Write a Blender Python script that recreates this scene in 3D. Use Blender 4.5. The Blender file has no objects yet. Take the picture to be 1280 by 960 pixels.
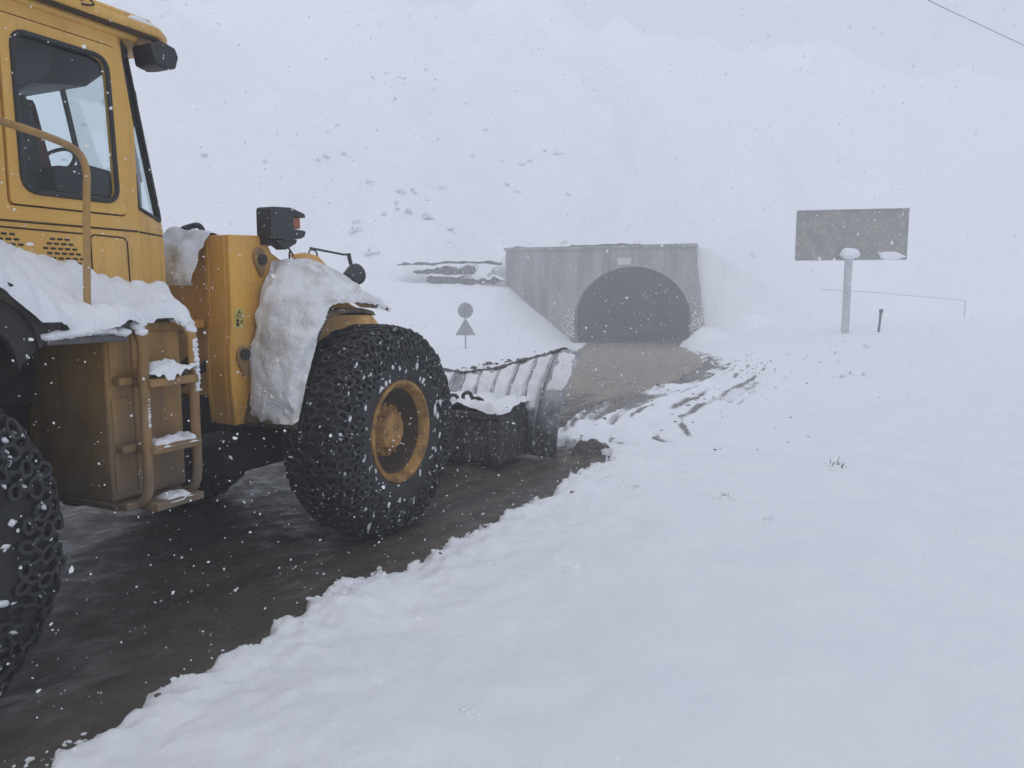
import bpy, bmesh, math, random
import numpy as np
from mathutils import Vector, Matrix
from mathutils.geometry import tessellate_polygon

random.seed(7)
RNG = np.random.default_rng(7)
scene = bpy.context.scene
COL = scene.collection
PI = math.pi

# ------------------------------------------------------------------ frames
# vehicle axes in the world: s forward along D, p to the loader's left along L
HD = math.radians(25.295)
D = Vector((math.sin(HD), math.cos(HD), 0)); L = Vector((-D.y, D.x, 0))
S0, PC = 3.3, 4.85                     # loader's base centre
EYE = 1.9                              # camera height above the road

def W(s, p, z=0.0):
    return D * s + L * p + Vector((0, 0, z))

# ------------------------------------------------------------------ noise
def _hash(ix, iy, iz, seed):
    n = (ix * 374761393 + iy * 668265263 + iz * 2147483647 + seed * 1274126177) & 0xFFFFFFFF
    n = ((n ^ (n >> 13)) * 1274126177) & 0xFFFFFFFF
    n = n ^ (n >> 16)
    return (n & 0xFFFF) / 65535.0 * 2 - 1

def vnoise(x, y, z=0.0, seed=0):
    x = np.asarray(x, float); y = np.asarray(y, float); z = np.zeros_like(x) + z
    ix, iy, iz = np.floor(x).astype(np.int64), np.floor(y).astype(np.int64), np.floor(z).astype(np.int64)
    fx, fy, fz = x - ix, y - iy, z - iz
    fx, fy, fz = [f * f * (3 - 2 * f) for f in (fx, fy, fz)]
    r = 0
    for dx in (0, 1):
        for dy in (0, 1):
            for dz in (0, 1):
                w = (fx if dx else 1 - fx) * (fy if dy else 1 - fy) * (fz if dz else 1 - fz)
                r = r + w * _hash(ix + dx, iy + dy, iz + dz, seed)
    return r

def fbm(x, y, z=0.0, oct=4, seed=0):
    a, r, f = 1.0, 0.0, 1.0
    for k in range(oct):
        r = r + a * vnoise(np.asarray(x) * f, np.asarray(y) * f, np.asarray(z) * f, seed + k)
        a *= .5; f *= 2.03
    return r

def sstep(t):
    t = np.clip(t, 0, 1); return t * t * (3 - 2 * t)

# ------------------------------------------------------------------ materials
def newmat(name):
    m = bpy.data.materials.new(name); m.use_nodes = True
    nt = m.node_tree; nt.nodes.clear()
    out = nt.nodes.new('ShaderNodeOutputMaterial')
    return m, nt, out

class NT:
    def __init__(s, nt): s.nt = nt
    def n(s, typ, **kw):
        nd = s.nt.nodes.new(typ)
        ins = kw.pop('ins', {})
        for k, v in kw.items(): setattr(nd, k, v)
        for k, v in ins.items():
            if isinstance(v, bpy.types.NodeSocket): s.nt.links.new(v, nd.inputs[k])
            else: nd.inputs[k].default_value = v
        return nd
    def l(s, a, b): s.nt.links.new(a, b)
    def noise(s, vec, scale, detail=4, rough=.55):
        return s.n('ShaderNodeTexNoise', ins={'Vector': vec, 'Scale': scale, 'Detail': detail, 'Roughness': rough}).outputs['Fac']
    def ramp(s, fac, a, b, ca=0.0, cb=1.0):
        nd = s.n('ShaderNodeMapRange', ins={'Value': fac, 'From Min': a, 'From Max': b, 'To Min': ca, 'To Max': cb})
        nd.interpolation_type = 'SMOOTHSTEP'
        return nd.outputs[0]
    def mix(s, fac, a, b):
        nd = s.n('ShaderNodeMix', data_type='RGBA')
        for k, v in ((0, fac), (6, a), (7, b)):
            if isinstance(v, bpy.types.NodeSocket): s.nt.links.new(v, nd.inputs[k])
            else: nd.inputs[k].default_value = v if k == 0 else (*v, 1)
        return nd.outputs[2]
    def math(s, op, a, b=0.0):
        nd = s.n('ShaderNodeMath', operation=op)
        for k, v in enumerate((a, b)):
            if isinstance(v, bpy.types.NodeSocket): s.nt.links.new(v, nd.inputs[k])
            else: nd.inputs[k].default_value = v
        return nd.outputs[0]

SNOWC = (.83, .85, .88)

def material(name, c1, c2, scale=6, rough=.6, rough2=None, bump=.0, bscale=40, metal=0, mud=None, snow=None, streak=False, spec=.5, drip=0):
    """two-tone weathered surface; mud = (colour, z0, z1, amount) rises from below; snow = amount of stuck snow flecks"""
    m, nt, out = newmat(name); t = NT(nt)
    tc = t.n('ShaderNodeTexCoord').outputs['Object']
    vec = tc
    if streak:
        vec = t.n('ShaderNodeMapping', ins={'Vector': tc, 'Scale': (1, 1, .18)}).outputs[0]
    n1 = t.noise(vec, scale, 6, .62)
    col = t.mix(t.ramp(n1, .36, .66), c1, c2)
    rg = t.ramp(n1, .3, .7, rough, rough2 if rough2 is not None else min(1, rough + .2))
    if mud:
        mc, z0, z1, amt = mud
        sep = t.n('ShaderNodeSeparateXYZ', ins={'Vector': tc}).outputs['Z']
        n2 = t.noise(tc, 3.1, 6, .65)
        zz = t.math('ADD', sep, t.math('MULTIPLY', t.math('SUBTRACT', n2, .5), 1.1))
        f = t.math('MULTIPLY', t.ramp(zz, z0, z1, 1, 0), amt)
        n3 = t.noise(tc, 28, 4, .7)
        f2 = t.math('MAXIMUM', f, t.math('MULTIPLY', t.ramp(n3, .58, .72), .45 * amt))
        col = t.mix(f2, col, mc)
    if drip:
        mpd = t.n('ShaderNodeMapping', ins={'Vector': tc, 'Scale': (13, 13, .9)}).outputs[0]
        nd_ = t.math('MULTIPLY', t.ramp(t.noise(mpd, 1.0, 5, .65), .5, .72), t.ramp(t.noise(tc, 2.7, 4), .38, .62))
        col = t.mix(t.math('MULTIPLY', nd_, drip), col, (.17, .11, .05))
        sp_ = t.ramp(t.noise(tc, 75, 3, .75), .66, .72)
        col = t.mix(t.math('MULTIPLY', sp_, drip), col, (.12, .07, .035))
        dust = t.ramp(t.noise(tc, 1.9, 5, .6), .45, .75)
        col = t.mix(t.math('MULTIPLY', dust, drip*.5), col, (.55, .47, .36))
    if snow:
        n4 = t.noise(tc, 17, 5, .7)
        fs = t.math('MULTIPLY', t.ramp(n4, .62 - .1 * snow, .70), min(1, .55 + .4 * snow))
        col = t.mix(fs, col, SNOWC)
    b = t.n('ShaderNodeBsdfPrincipled', ins={'Base Color': col, 'Roughness': rg, 'Metallic': metal, 'Specular IOR Level': spec})
    if bump:
        nb = t.noise(tc, bscale, 5, .6)
        bp = t.n('ShaderNodeBump', ins={'Height': nb, 'Strength': bump, 'Distance': .02})
        t.l(bp.outputs[0], b.inputs['Normal'])
    t.l(b.outputs[0], out.inputs[0])
    return m

MUD = (.075, .058, .043)
M = {}
M['yellow'] = material('yellow_paint', (.78, .42, .07), (.66, .34, .055), 2.2, .42, .6, .12, 60, mud=((.13, .085, .04), -.1, 1.5, .75), streak=True, drip=.55)
M['cab_yellow'] = material('cab_yellow_paint', (.76, .45, .10), (.66, .37, .075), 1.6, .38, .55, .08, 60, mud=((.20, .13, .05), 1.5, 2.1, .45), streak=True, drip=.55)
M['muddy_yellow'] = material('muddy_yellow_paint', (.42, .235, .06), (.22, .13, .055), 5, .6, .8, .25, 50, mud=((.135, .108, .082), .6, 1.75, .85), streak=True, drip=.55)
M['rim_yellow'] = material('rusty_rim_paint', (.42, .23, .055), (.20, .105, .038), 9, .6, .85, .3, 60, mud=((.085, .06, .04), -2, -1.6, .95))
M['barrel'] = material('shaded_muddy_barrel', (.05, .036, .026), (.10, .06, .03), 6, .7, .9, .3, 50)  # muddy brown, with the rim recess's shade put into the colour
M['carrier'] = material('plow_carrier_steel', (.028, .028, .031), (.07, .068, .066), 5, .6, .85, .35, 30, snow=.45)
M['plow_rib'] = material('plow_rib_paint', (.44, .46, .49), (.28, .29, .31), 5, .5, .7, .3, 30, snow=1.1, mud=((.045, .045, .048), .0, .8, .9))  # ribs turn dark grey towards the bottom, like the blade
M['mudlip'] = material('muddy_lip', (.15, .10, .05), (.07, .052, .036), 9, .8, .9, .3, 50, snow=.5)
M['dark_metal'] = material('dark_metal', (.030, .030, .032), (.055, .05, .046), 8, .5, .8, .2, 50)
M['grime'] = material('underbody_grime', (.020, .019, .019), (.040, .034, .028), 6, .6, .9, .3, 40)
M['grey_steel'] = material('grey_steel', (.075, .075, .078), (.14, .13, .12), 7, .5, .8, .25, 40, snow=.35)
M['rubber'] = material('rubber', (.014, .015, .017), (.035, .034, .034), 12, .6, .9, .45, 70, snow=.0)
M['chain'] = material('chain_steel', (.018, .019, .022), (.042, .042, .045), 14, .5, .85, .2, 90, snow=.12)
M['plow_back'] = material('plow_back_paint', (.40, .42, .45), (.22, .23, .25), 5, .5, .7, .3, 30, snow=.8, mud=((.045, .045, .048), .0, .95, .95))  # blade tone falls to near-black grey towards the bottom
M['concrete'] = material('portal_concrete', (.34, .335, .325), (.20, .20, .197), 1.1, .85, .95, .3, 6, streak=True, snow=.15)
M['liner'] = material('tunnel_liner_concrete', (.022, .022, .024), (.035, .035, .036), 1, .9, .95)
M['board'] = material('billboard_back', (.28, .255, .22), (.19, .19, .19), 1.6, .7, .9, .1, 10, snow=.1)
M['post'] = material('post_steel', (.52, .52, .54), (.40, .40, .42), 3, .6, .8, snow=.8)
M['sign_back'] = material('sign_back', (.32, .33, .34), (.25, .26, .27), 4, .5, .6)
M['plate'] = material('white_plate', (.62, .62, .6), (.55, .55, .53), 3, .6, .7)
M['rock'] = material('ledge_rock', (.10, .095, .09), (.06, .058, .058), 3, .9, .95, .4, 9, snow=.6)
M['twig'] = material('dead_twigs', (.06, .048, .036), (.09, .075, .055), 9, .9, .95)
M['upholstery'] = material('red_brown_upholstery', (.13, .045, .03), (.09, .032, .025), 9, .8, .9)
M['black_plastic'] = material('black_plastic', (.016, .017, .02), (.03, .031, .034), 12, .45, .6, .1, 50)
M['amber'] = material('amber_lens', (.42, .12, .05), (.33, .09, .04), 9, .3, .4)
M['lens'] = material('lamp_lens', (.35, .36, .38), (.28, .29, .3), 6, .15, .2)
M['sticker'] = material('sticker_yellow', (.62, .52, .14), (.56, .46, .12), 9, .5, .6)
M['sticker_grey'] = material('sticker_grey', (.33, .31, .27), (.28, .26, .22), 9, .5, .6)
M['ink'] = material('ink', (.015, .014, .012), (.02, .02, .018), 9, .6, .7)
M['seam'] = material('panel_gap', (.05, .028, .012), (.04, .022, .01), 9, .8, .9)
M['clod'] = material('mud_clods', (.055, .043, .034), (.10, .082, .066), 9, .9, .95)

def snow_mat(name, dirt=False, stain=0.0):
    m, nt, out = newmat(name); t = NT(nt)
    geo = t.n('ShaderNodeNewGeometry').outputs['Position']
    n1 = t.noise(geo, 2.3, 4); n2 = t.noise(geo, 34, 4, .7)
    col = t.mix(t.ramp(n1, .3, .7), (.82, .84, .875), (.86, .875, .90))
    if stain:
        n5 = t.noise(geo, 4.5, 5, .65)
        col = t.mix(t.math('MULTIPLY', t.ramp(n5, .42, .74), stain), col, (.40, .33, .27))
        n6 = t.noise(geo, 60, 3, .7)
        col = t.mix(t.math('MULTIPLY', t.ramp(n6, .62, .75), .5), col, (.38, .31, .25))
    if dirt:
        at = t.n('ShaderNodeAttribute', attribute_name='dirt').outputs['Fac']
        mp = t.n('ShaderNodeCombineXYZ', ins={'X': t.math('MULTIPLY', t.n('ShaderNodeAttribute', attribute_name='lane').outputs['Fac'], 11.0), 'Y': t.math('MULTIPLY', t.n('ShaderNodeSeparateXYZ', ins={'Vector': geo}).outputs['Y'], .45)}).outputs[0]
        n3 = t.math('ADD', t.math('MULTIPLY', t.noise(mp, 1.0, 8, .75), .7), t.math('MULTIPLY', t.noise(geo, 17, 5, .75), .3))
        f = t.ramp(t.math('ADD', at, t.math('MULTIPLY', t.math('SUBTRACT', n3, .5), 1.5)), .5, .95)
        col = t.mix(t.math('MULTIPLY', f, .85), col, (.115, .098, .08))
    b = t.n('ShaderNodeBsdfPrincipled', ins={'Base Color': col, 'Roughness': .75, 'Specular IOR Level': .25})
    hs = t.math('ADD', t.math('ADD', t.math('MULTIPLY', n2, .6), t.noise(geo, 110, 3, .6)), t.math('MULTIPLY', t.noise(geo, 13, 5, .7), 1.3))
    bp = t.n('ShaderNodeBump', ins={'Height': hs, 'Strength': .7 if stain else .5, 'Distance': .014 if stain else .016})
    t.l(bp.outputs[0], b.inputs['Normal'])
    t.l(b.outputs[0], out.inputs[0])
    return m
M['snow'] = snow_mat('fresh_snow')
M['snow_stain'] = snow_mat('sprayed_snow', stain=.62)
M['snow_ground'] = snow_mat('snow_ground', dirt=True)

def road_mat():
    m, nt, out = newmat('wet_muddy_road'); t = NT(nt)
    geo = t.n('ShaderNodeNewGeometry').outputs['Position']
    # streaks run along the road
    mp = t.n('ShaderNodeCombineXYZ', ins={'X': t.math('MULTIPLY', t.n('ShaderNodeAttribute', attribute_name='lane').outputs['Fac'], 2.8), 'Y': t.math('MULTIPLY', t.n('ShaderNodeSeparateXYZ', ins={'Vector': geo}).outputs['Y'], .3)}).outputs[0]
    st = t.noise(mp, 1.6, 6, .6); bl = t.noise(geo, .8, 4); fine = t.noise(geo, 22, 6, .7); med = t.noise(geo, 5, 5, .65)
    col = t.mix(t.ramp(st, .34, .66), (.050, .044, .037), (.096, .080, .061))
    col = t.mix(t.math('MULTIPLY', t.ramp(bl, .45, .7), .6), col, (.10, .083, .064))
    col = t.mix(t.math('MULTIPLY', t.ramp(fine, .5, .72), .5), col, (.03, .028, .027))
    at = t.n('ShaderNodeAttribute', attribute_name='slush').outputs['Fac']  # slush cover; on the far road it includes painted sky sheen
    sl = t.ramp(t.math('ADD', at, t.math('MULTIPLY', t.math('SUBTRACT', st, .5), 1.2)), .35, .8)
    col = t.mix(t.math('MULTIPLY', sl, .8), col, (.30, .265, .215))
    col = t.mix(t.math('MULTIPLY', t.math('MULTIPLY', sl, t.ramp(med, .5, .7)), .45), col, (.45, .42, .38))
    wet = t.math('ADD', t.ramp(med, .35, .65, .32, .7), t.math('MULTIPLY', sl, .15))
    b = t.n('ShaderNodeBsdfPrincipled', ins={'Base Color': col, 'Roughness': wet, 'Specular IOR Level': .4})
    bp = t.n('ShaderNodeBump', ins={'Height': t.math('ADD', t.math('ADD', st, fine), med), 'Strength': .38, 'Distance': .03})
    t.l(bp.outputs[0], b.inputs['Normal'])
    t.l(b.outputs[0], out.inputs[0])
    return m
M['road'] = road_mat()

def glass_mat(name, tint, gl=.10):
    m, nt, out = newmat(name); t = NT(nt)
    tr = t.n('ShaderNodeBsdfTransparent', ins={'Color': (*tint, 1)})
    g = t.n('ShaderNodeBsdfGlossy', ins={'Color': (.9, .93, .95, 1), 'Roughness': .06})
    f = t.n('ShaderNodeFresnel', ins={'IOR': 1.45}).outputs[0]
    mx = t.n('ShaderNodeMixShader', ins={'Fac': t.math('ADD', t.math('MULTIPLY', f, .22), gl)})
    t.l(tr.outputs[0], mx.inputs[1]); t.l(g.outputs[0], mx.inputs[2]); t.l(mx.outputs[0], out.inputs[0])
    return m
M['glass'] = glass_mat('cab_glass', (.88, .95, .96), .02)

# ------------------------------------------------------------------ mesh helper
class MB:
    def __init__(s): s.v = []; s.f = []; s.m = []; s.k = 0
    def add(s, vs, fs, mi=0):
        o = len(s.v); s.v += [tuple(v) for v in vs]
        for f in fs: s.f.append([i + o for i in f]); s.m.append(mi)
        return s
    def box(s, a, b, mi=0):
        (x0, y0, z0), (x1, y1, z1) = a, b
        v = [(x0,y0,z0),(x1,y0,z0),(x1,y1,z0),(x0,y1,z0),(x0,y0,z1),(x1,y0,z1),(x1,y1,z1),(x0,y1,z1)]
        return s.add(v, [(0,3,2,1),(4,5,6,7),(0,1,5,4),(1,2,6,5),(2,3,7,6),(3,0,4,7)], mi)
    def prism(s, poly, lo, hi, axis='y', holes=(), mi=0):
        """poly in the plane across the axis (x,z for y; y,z for x; x,y for z), extruded lo..hi"""
        loops = [list(poly)] + [list(h) for h in holes]
        def P(a, c):
            return {'y': (a[0], c, a[1]), 'x': (c, a[0], a[1]), 'z': (a[0], a[1], c)}[axis]
        tris = tessellate_polygon([[Vector((q[0], q[1], 0)) for q in lp] for lp in loops])
        pts = [q for lp in loops for q in lp]; n = len(pts)
        v = [P(q, lo) for q in pts] + [P(q, hi) for q in pts]
        if not holes:
            f = [tuple(range(n)), tuple(range(2 * n - 1, n - 1, -1))]
        else:
            f = [tuple(t) for t in tris] + [tuple(i + n for i in reversed(t)) for t in tris]
        o = 0
        for lp in loops:
            k = len(lp)
            for i in range(k):
                j = (i + 1) % k
                f.append((o + i, o + j, o + j + n, o + i + n))
            o += k
        return s.add(v, f, mi)
    def tube(s, path, r, n=8, mi=0, cap=True):
        path = [Vector(p) for p in path]; rr = r if isinstance(r, (list, tuple)) else [r] * len(path)
        vs, fs = [], []; up = None
        for i, p in enumerate(path):
            d = (path[min(i + 1, len(path) - 1)] - path[max(i - 1, 0)]).normalized()
            if up is None: up = d.orthogonal().normalized()
            else: up = (up - d * up.dot(d)).normalized()
            w = d.cross(up)
            for k in range(n):
                a = 2 * PI * k / n
                vs.append(p + (up * math.cos(a) + w * math.sin(a)) * rr[i])
        for i in range(len(path) - 1):
            for k in range(n):
                fs.append((i*n + k, i*n + (k+1) % n, (i+1)*n + (k+1) % n, (i+1)*n + k))
        if cap:
            fs.append(tuple(range(n - 1, -1, -1))); fs.append(tuple((len(path)-1)*n + k for k in range(n)))
        return s.add(vs, fs, mi)
    def lathe(s, prof, n=48, mi=0, ctr=(0, 0, 0)):
        """prof = [(radius, y)], turned about the local y axis"""
        vs = [(ctr[0] + r * math.cos(2*PI*k/n), ctr[1] + y, ctr[2] + r * math.sin(2*PI*k/n)) for r, y in prof for k in range(n)]
        fs = [(i*n + k, i*n + (k+1) % n, (i+1)*n + (k+1) % n, (i+1)*n + k) for i in range(len(prof)-1) for k in range(n)]
        return s.add(vs, fs, mi)
    def grid(s, P, mi=0):
        nu, nv = P.shape[:2]
        f = [(i*nv + j, (i+1)*nv + j, (i+1)*nv + j + 1, i*nv + j + 1) for i in range(nu-1) for j in range(nv-1)]
        return s.add(P.reshape(-1, 3).tolist(), f, mi)
    def blob(s, c, r, seed=0, mi=0, sub=1, amp=.3):
        bm = bmesh.new(); bmesh.ops.create_icosphere(bm, subdivisions=sub, radius=1)
        r = r if hasattr(r, '__len__') else (r, r, r)
        vs = []
        q = np.array([v.co for v in bm.verts])
        nn = 1 + amp * fbm(q[:,0]*1.4 + seed*7.1, q[:,1]*1.4, q[:,2]*1.4, 3, seed)
        for v, k in zip(q, nn): vs.append((c[0] + v[0]*r[0]*k, c[1] + v[1]*r[1]*k, c[2] + v[2]*r[2]*k))
        s.add(vs, [tuple(v.index for v in f.verts) for f in bm.faces], mi); bm.free()
        return s
    def build(s, name, mats, parent=None, smooth=40, bevel=0, flip=False, recalc=True, local=None):
        me = bpy.data.meshes.new(name)
        me.from_pydata(s.v, [], s.f)
        mats = mats if isinstance(mats, (list, tuple)) else [mats]
        for m in mats: me.materials.append(M[m])
        me.polygons.foreach_set('material_index', s.m)
        if recalc:
            bm = bmesh.new(); bm.from_mesh(me); bmesh.ops.recalc_face_normals(bm, faces=bm.faces); bm.to_mesh(me); bm.free()
        if smooth:
            me.polygons.foreach_set('use_smooth', [True] * len(me.polygons))
            if smooth < 180: me.set_sharp_from_angle(angle=math.radians(smooth))
        o = bpy.data.objects.new(name, me); COL.objects.link(o)
        if parent is not None: o.parent = parent
        if bevel:
            b = o.modifiers.new('bevel', 'BEVEL'); b.width = bevel; b.segments = 2; b.limit_method = 'ANGLE'; b.angle_limit = math.radians(35)
        return o

def tag(o, label=None, cat=None, group=None, kind=None):
    for k, v in (('label', label), ('category', cat), ('group', group), ('kind', kind)):
        if v: o[k] = v
    return o

def empty(name, loc, rz=0, parent=None):
    o = bpy.data.objects.new(name, None); COL.objects.link(o)
    o.location = loc; o.rotation_euler = (0, 0, rz); o.empty_display_size = .3
    if parent is not None: o.parent = parent
    return o

def rrect(pts, r, n=5):
    """rounded polygon"""
    out = []; k = len(pts)
    for i in range(k):
        a, b, c = Vector(pts[i-1]), Vector(pts[i]), Vector(pts[(i+1) % k])
        d1 = (a - b).normalized(); d2 = (c - b).normalized()
        p1, p2 = b + d1 * r, b + d2 * r
        for j in range(n + 1):
            t = j / n
            out.append(tuple(p1 * (1-t)**2 + b * 2*t*(1-t) + p2 * t*t))
    return out

def smoothpath(pts, n=6):
    pts = [Vector(p) for p in pts]; out = []
    for i in range(len(pts) - 1):
        p0, p1, p2, p3 = pts[max(i-1, 0)], pts[i], pts[i+1], pts[min(i+2, len(pts)-1)]
        for k in range(n):
            t = k / n
            out.append(.5 * ((2*p1) + (p2-p0)*t + (2*p0-5*p1+4*p2-p3)*t*t + (3*p1-p0-3*p2+p3)*t**3))
    out.append(pts[-1])
    return out

def loft(rows, nu, nv):
    """rows: list of polylines (same count) -> smooth grid nu x nv (numpy)"""
    R = [smoothpath(r, 12) for r in rows]
    def resample(pl, n):
        pl = np.array([tuple(p) for p in pl]); d = np.r_[0, np.cumsum(np.linalg.norm(np.diff(pl, axis=0), axis=1))]
        t = np.linspace(0, d[-1], n)
        return np.stack([np.interp(t, d, pl[:, k]) for k in range(3)], 1)
    A = np.stack([resample(r, nu) for r in R])          # rows x nu x 3
    B = np.stack([resample([Vector(q) for q in A[:, i]], nv) for i in range(nu)])
    return B

def snow_sheet(P, thick, seed, out, edge=.18, lump=.35, freq=9, rag=.5, sink=.015):
    """snow lying on the grid P (nu x nv x 3): thickness tapers to the ragged rim; grows along the direction out(normal) """
    nu, nv = P.shape[:2]
    du = np.gradient(P, axis=0); dv = np.gradient(P, axis=1)
    N = np.cross(du, dv); N /= np.linalg.norm(N, axis=2, keepdims=True) + 1e-9
    o = np.array(out); o = o / np.linalg.norm(o)
    N = np.where((N @ o)[..., None] < 0, -N, N)
    u = np.linspace(0, 1, nu)[:, None] * np.ones(nv); v = np.ones((nu, 1)) * np.linspace(0, 1, nv)
    e = np.minimum(np.minimum(u, 1-u) * nu / max(nu, nv), np.minimum(v, 1-v) * nv / max(nu, nv)) / edge
    X, Y, Z = P[..., 0], P[..., 1], P[..., 2]
    e = e + rag * fbm(X*freq*.6, Y*freq*.6, Z*freq*.6, 4, seed) * np.clip(1.3 - e, 0, 1)
    t = np.sqrt(np.clip(1 - (1 - np.clip(e, 0, 1))**2, 0, 1))
    k = 1 + lump * fbm(X*freq, Y*freq, Z*freq, 4, seed + 5)
    h = np.where(e > 0, thick * t * k, 0) - sink
    return P + N * h[..., None]

def LV(P):        # (s,p,z) array -> loader-local
    P = np.array(P, float); P[..., 0] -= S0; P[..., 1] -= PC; return P
def lv(s, p, z): return (s - S0, p - PC, z)

# ------------------------------------------------------------------ the ground
def rprof(Y): return -1.55 * sstep((np.asarray(Y, float) - 12) / 43)
_yr = [-40, 2.5, 8.6, 9.6, 10.4, 11.4, 12.5, 13.5, 17.1, 22, 27.7, 40.4, 53.1, 60, 100]
_xr = [-22.3, -2.24, 1.06, .42, .52, .78, 1.31, 1.85, 3.56, 5.4, 6.84, 9.54, 11.55, 12.9, 23]
_yl = [-40, 5, 12, 18.1, 29.5, 40.4, 53.1, 60, 100]
_xl = [.4726*-40-9.18, -6.82, -4.0, -1.41, 1.6, 3.1, 5.0, 6.4, 17]
def XR(Y): return np.interp(Y, _yr, _xr)
def XL(Y): return np.interp(Y, _yl, _xl)

PA = Vector((-.47, 57.5, 0)); PU = Vector((.930, -.367, 0)); PB = Vector((.367, .930, 0))   # portal: left end, along, behind
def ab(X, Y): return (X - PA.x)*PU.x + (Y - PA.y)*PU.y, (X - PA.x)*PB.x + (Y - PA.y)*PB.y
TZ = -1.55                                                     # tunnel floor

def ground(X, Y, detail=True):
    X = np.asarray(X, float); Y = np.asarray(Y, float)
    r = rprof(Y)
    wob = .09*fbm(X*1.3, Y*1.3, 0, 3, 11) + .08*fbm(X*6.5, Y*6.5, 0, 5, 12) + .045*fbm(X*17, Y*17, 0, 3, 17)
    dr = (X - XR(Y))*.9; dl = (XL(Y) - X)*.9
    d = np.maximum(dr, dl)                                      # >0 on snow
    dn = d + wob
    edge = sstep(dn/.16)
    lum = .055*fbm(X*3.2, Y*3.2, 0, 4, 13)*np.exp(-np.clip(d, 0, 9)/.9) + .042*fbm(X*11, Y*11, 0, 4, 16)*np.exp(-np.clip(d, 0, 9)/.35) + .03*np.exp(-((d-.25)/.25)**2)
    und = .045*fbm(X*.45, Y*.45, 0, 3, 14) + .008*np.exp(-np.clip(d, 0, 9)/3)*fbm(X*6, Y*6, 0, 3, 18) + .014*fbm(X*1.6, Y*1.6, 0, 4, 15)
    h = r - .22 + edge*(.22 + .085 + lum + und*sstep(d/1.2))
    # right-hand field stays level while the road sinks towards the tunnel
    rise = np.where(dr > 0, (.06 - r)*sstep(dr/6.5)*sstep((62 - Y)/14), 0)
    rise += np.where(dr > 0, .35*sstep((dr - 2)/9)*sstep((Y - 16)/18)*sstep((58-Y)/12), 0)
    # dirty berm with tracks on the right beyond the plough
    trk = np.exp(-((dr - 1.0)/.35)**2)*.07*sstep((Y-10)/3)*sstep((34-Y)/12)
    for c_ in (.42, .70, 1.25, 1.95):
        trk -= np.exp(-((dr - c_)/.09)**2)*.04*sstep((Y-9)/1)*sstep((32-Y)/10)
    trk -= np.exp(-((dr - 1.75)/.16)**2)*.07*sstep((Y-10)/3)*sstep((24-Y)/8)
    # left bank against the portal
    bank = np.where(dl > 0, 3.75*sstep((Y - 41)/15)*np.clip((dl - .9)/4.6, 0, 1)**1.1 + .05*np.clip(dl - 1, 0, 14), 0)
    a, b = ab(X, Y)
    dh = (Y - 58)*.96 - (X - 4)*np.where(X < 4, .35, .24) + 5*fbm(X*.035, Y*.035, 0, 3, 21)
    hill = .66*np.where(dh > 8, dh - 4, np.where(dh > 0, dh*dh/16, 0))
    hill = 110*(1 - np.exp(-hill*1.12/110.))
    hill = hill*(1 + .10*fbm(X*.06, Y*.06, 0, 4, 22)) + sstep(dh/12)*(1.0*fbm(X*.16, Y*.16, 0, 4, 23) + .25*fbm(X*.8, Y*.8, 0, 3, 24))
    rfill = (5.2 - .5*np.clip(a - 14.6, 0, 99))*sstep((a - 14.7)/3)*sstep((b + 6)/11)*sstep((34 - a)/12)
    back = 5.0 - 1.1*np.maximum(0, np.maximum(-a - .2, (a - 14.4)*.6)) + .12*b
    drift = 1.15*np.exp(-(((a - 14.6)/1.2)**2 + ((b + .8)/1.5)**2))*(1 + .25*fbm(X*1.1, Y*1.1, 0, 3, 27))
    hh = h + rise + trk + bank + drift*(d > -.4)
    hh = np.where(hill > .3, np.maximum(hh, r + hill + np.where(dl > 0, np.minimum(bank, 2.2), 0)), hh)
    hh = np.where(b > .45, np.maximum(hh, back), hh)
    hh = np.where((a > 14.7) & (rfill > .3), np.maximum(hh, r + rfill), hh)
    return hh

def gz(x, y): return float(ground(np.array([x]), np.array([y]))[0])

def axis(segs):
    out = [segs[0][0]]
    for a, b, d0, d1 in segs:
        x = out[-1]
        while x < b - 1e-6:
            t = (x - a)/(b - a); x = x + d0 + (d1 - d0)*t; out.append(min(x, b))
    return np.array(out)
sA = axis([(-16, 0, 1.0, .12), (0, 1, .12, .035), (1, 9.6, .024, .027), (9.6, 26, .035, .16), (26, 62, .18, .42), (62, 100, .5, 1.5), (100, 235, 2, 5)])
pA = axis([(-140, -30, 6, 1.2), (-30, -6, 1.0, .2), (-6, 1.6, .2, .045), (1.6, 3.4, .022, .022), (3.4, 12, .04, .25), (12, 30, .28, .4), (30, 60, .45, 1.2), (60, 150, 2, 5)])
SS, PP = np.meshgrid(sA, pA, indexing='ij')
GX = SS*D.x + PP*L.x; GY = SS*D.y + PP*L.y
GZ = ground(GX, GY)
ns, np_ = SS.shape
idx = np.arange(ns*np_).reshape(ns, np_)
quads = np.stack([idx[:-1, :-1], idx[:-1, 1:], idx[1:, 1:], idx[1:, :-1]], -1).reshape(-1, 4)
cx = GX.reshape(-1)[quads].mean(1); cy = GY.reshape(-1)[quads].mean(1)
ca, cb = ab(cx, cy)
quads = quads[~((ca > 5.0) & (ca < 13.75) & (cb > -.25) & (cb < 1.7))]      # the ground is open where the tunnel runs in
me = bpy.data.meshes.new('snow_ground')
me.from_pydata(np.stack([GX, GY, GZ], -1).reshape(-1, 3).tolist(), [], quads[:, ::-1].tolist())
me.polygons.foreach_set('use_smooth', [True]*len(me.polygons))
dr = (GX - XR(GY))*.9; dl = (XL(GY) - GX)*.9; dd = np.maximum(dr, dl)
dirt = .55*np.exp(-np.clip(dd, 0, 9)/.10)*(dd > -.3)
dirt += np.where(dr > 0, .85*np.exp(-((dr-.2)/.45)**2)*sstep((GY-10)/2)*sstep((50-GY)/16), 0)
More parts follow.
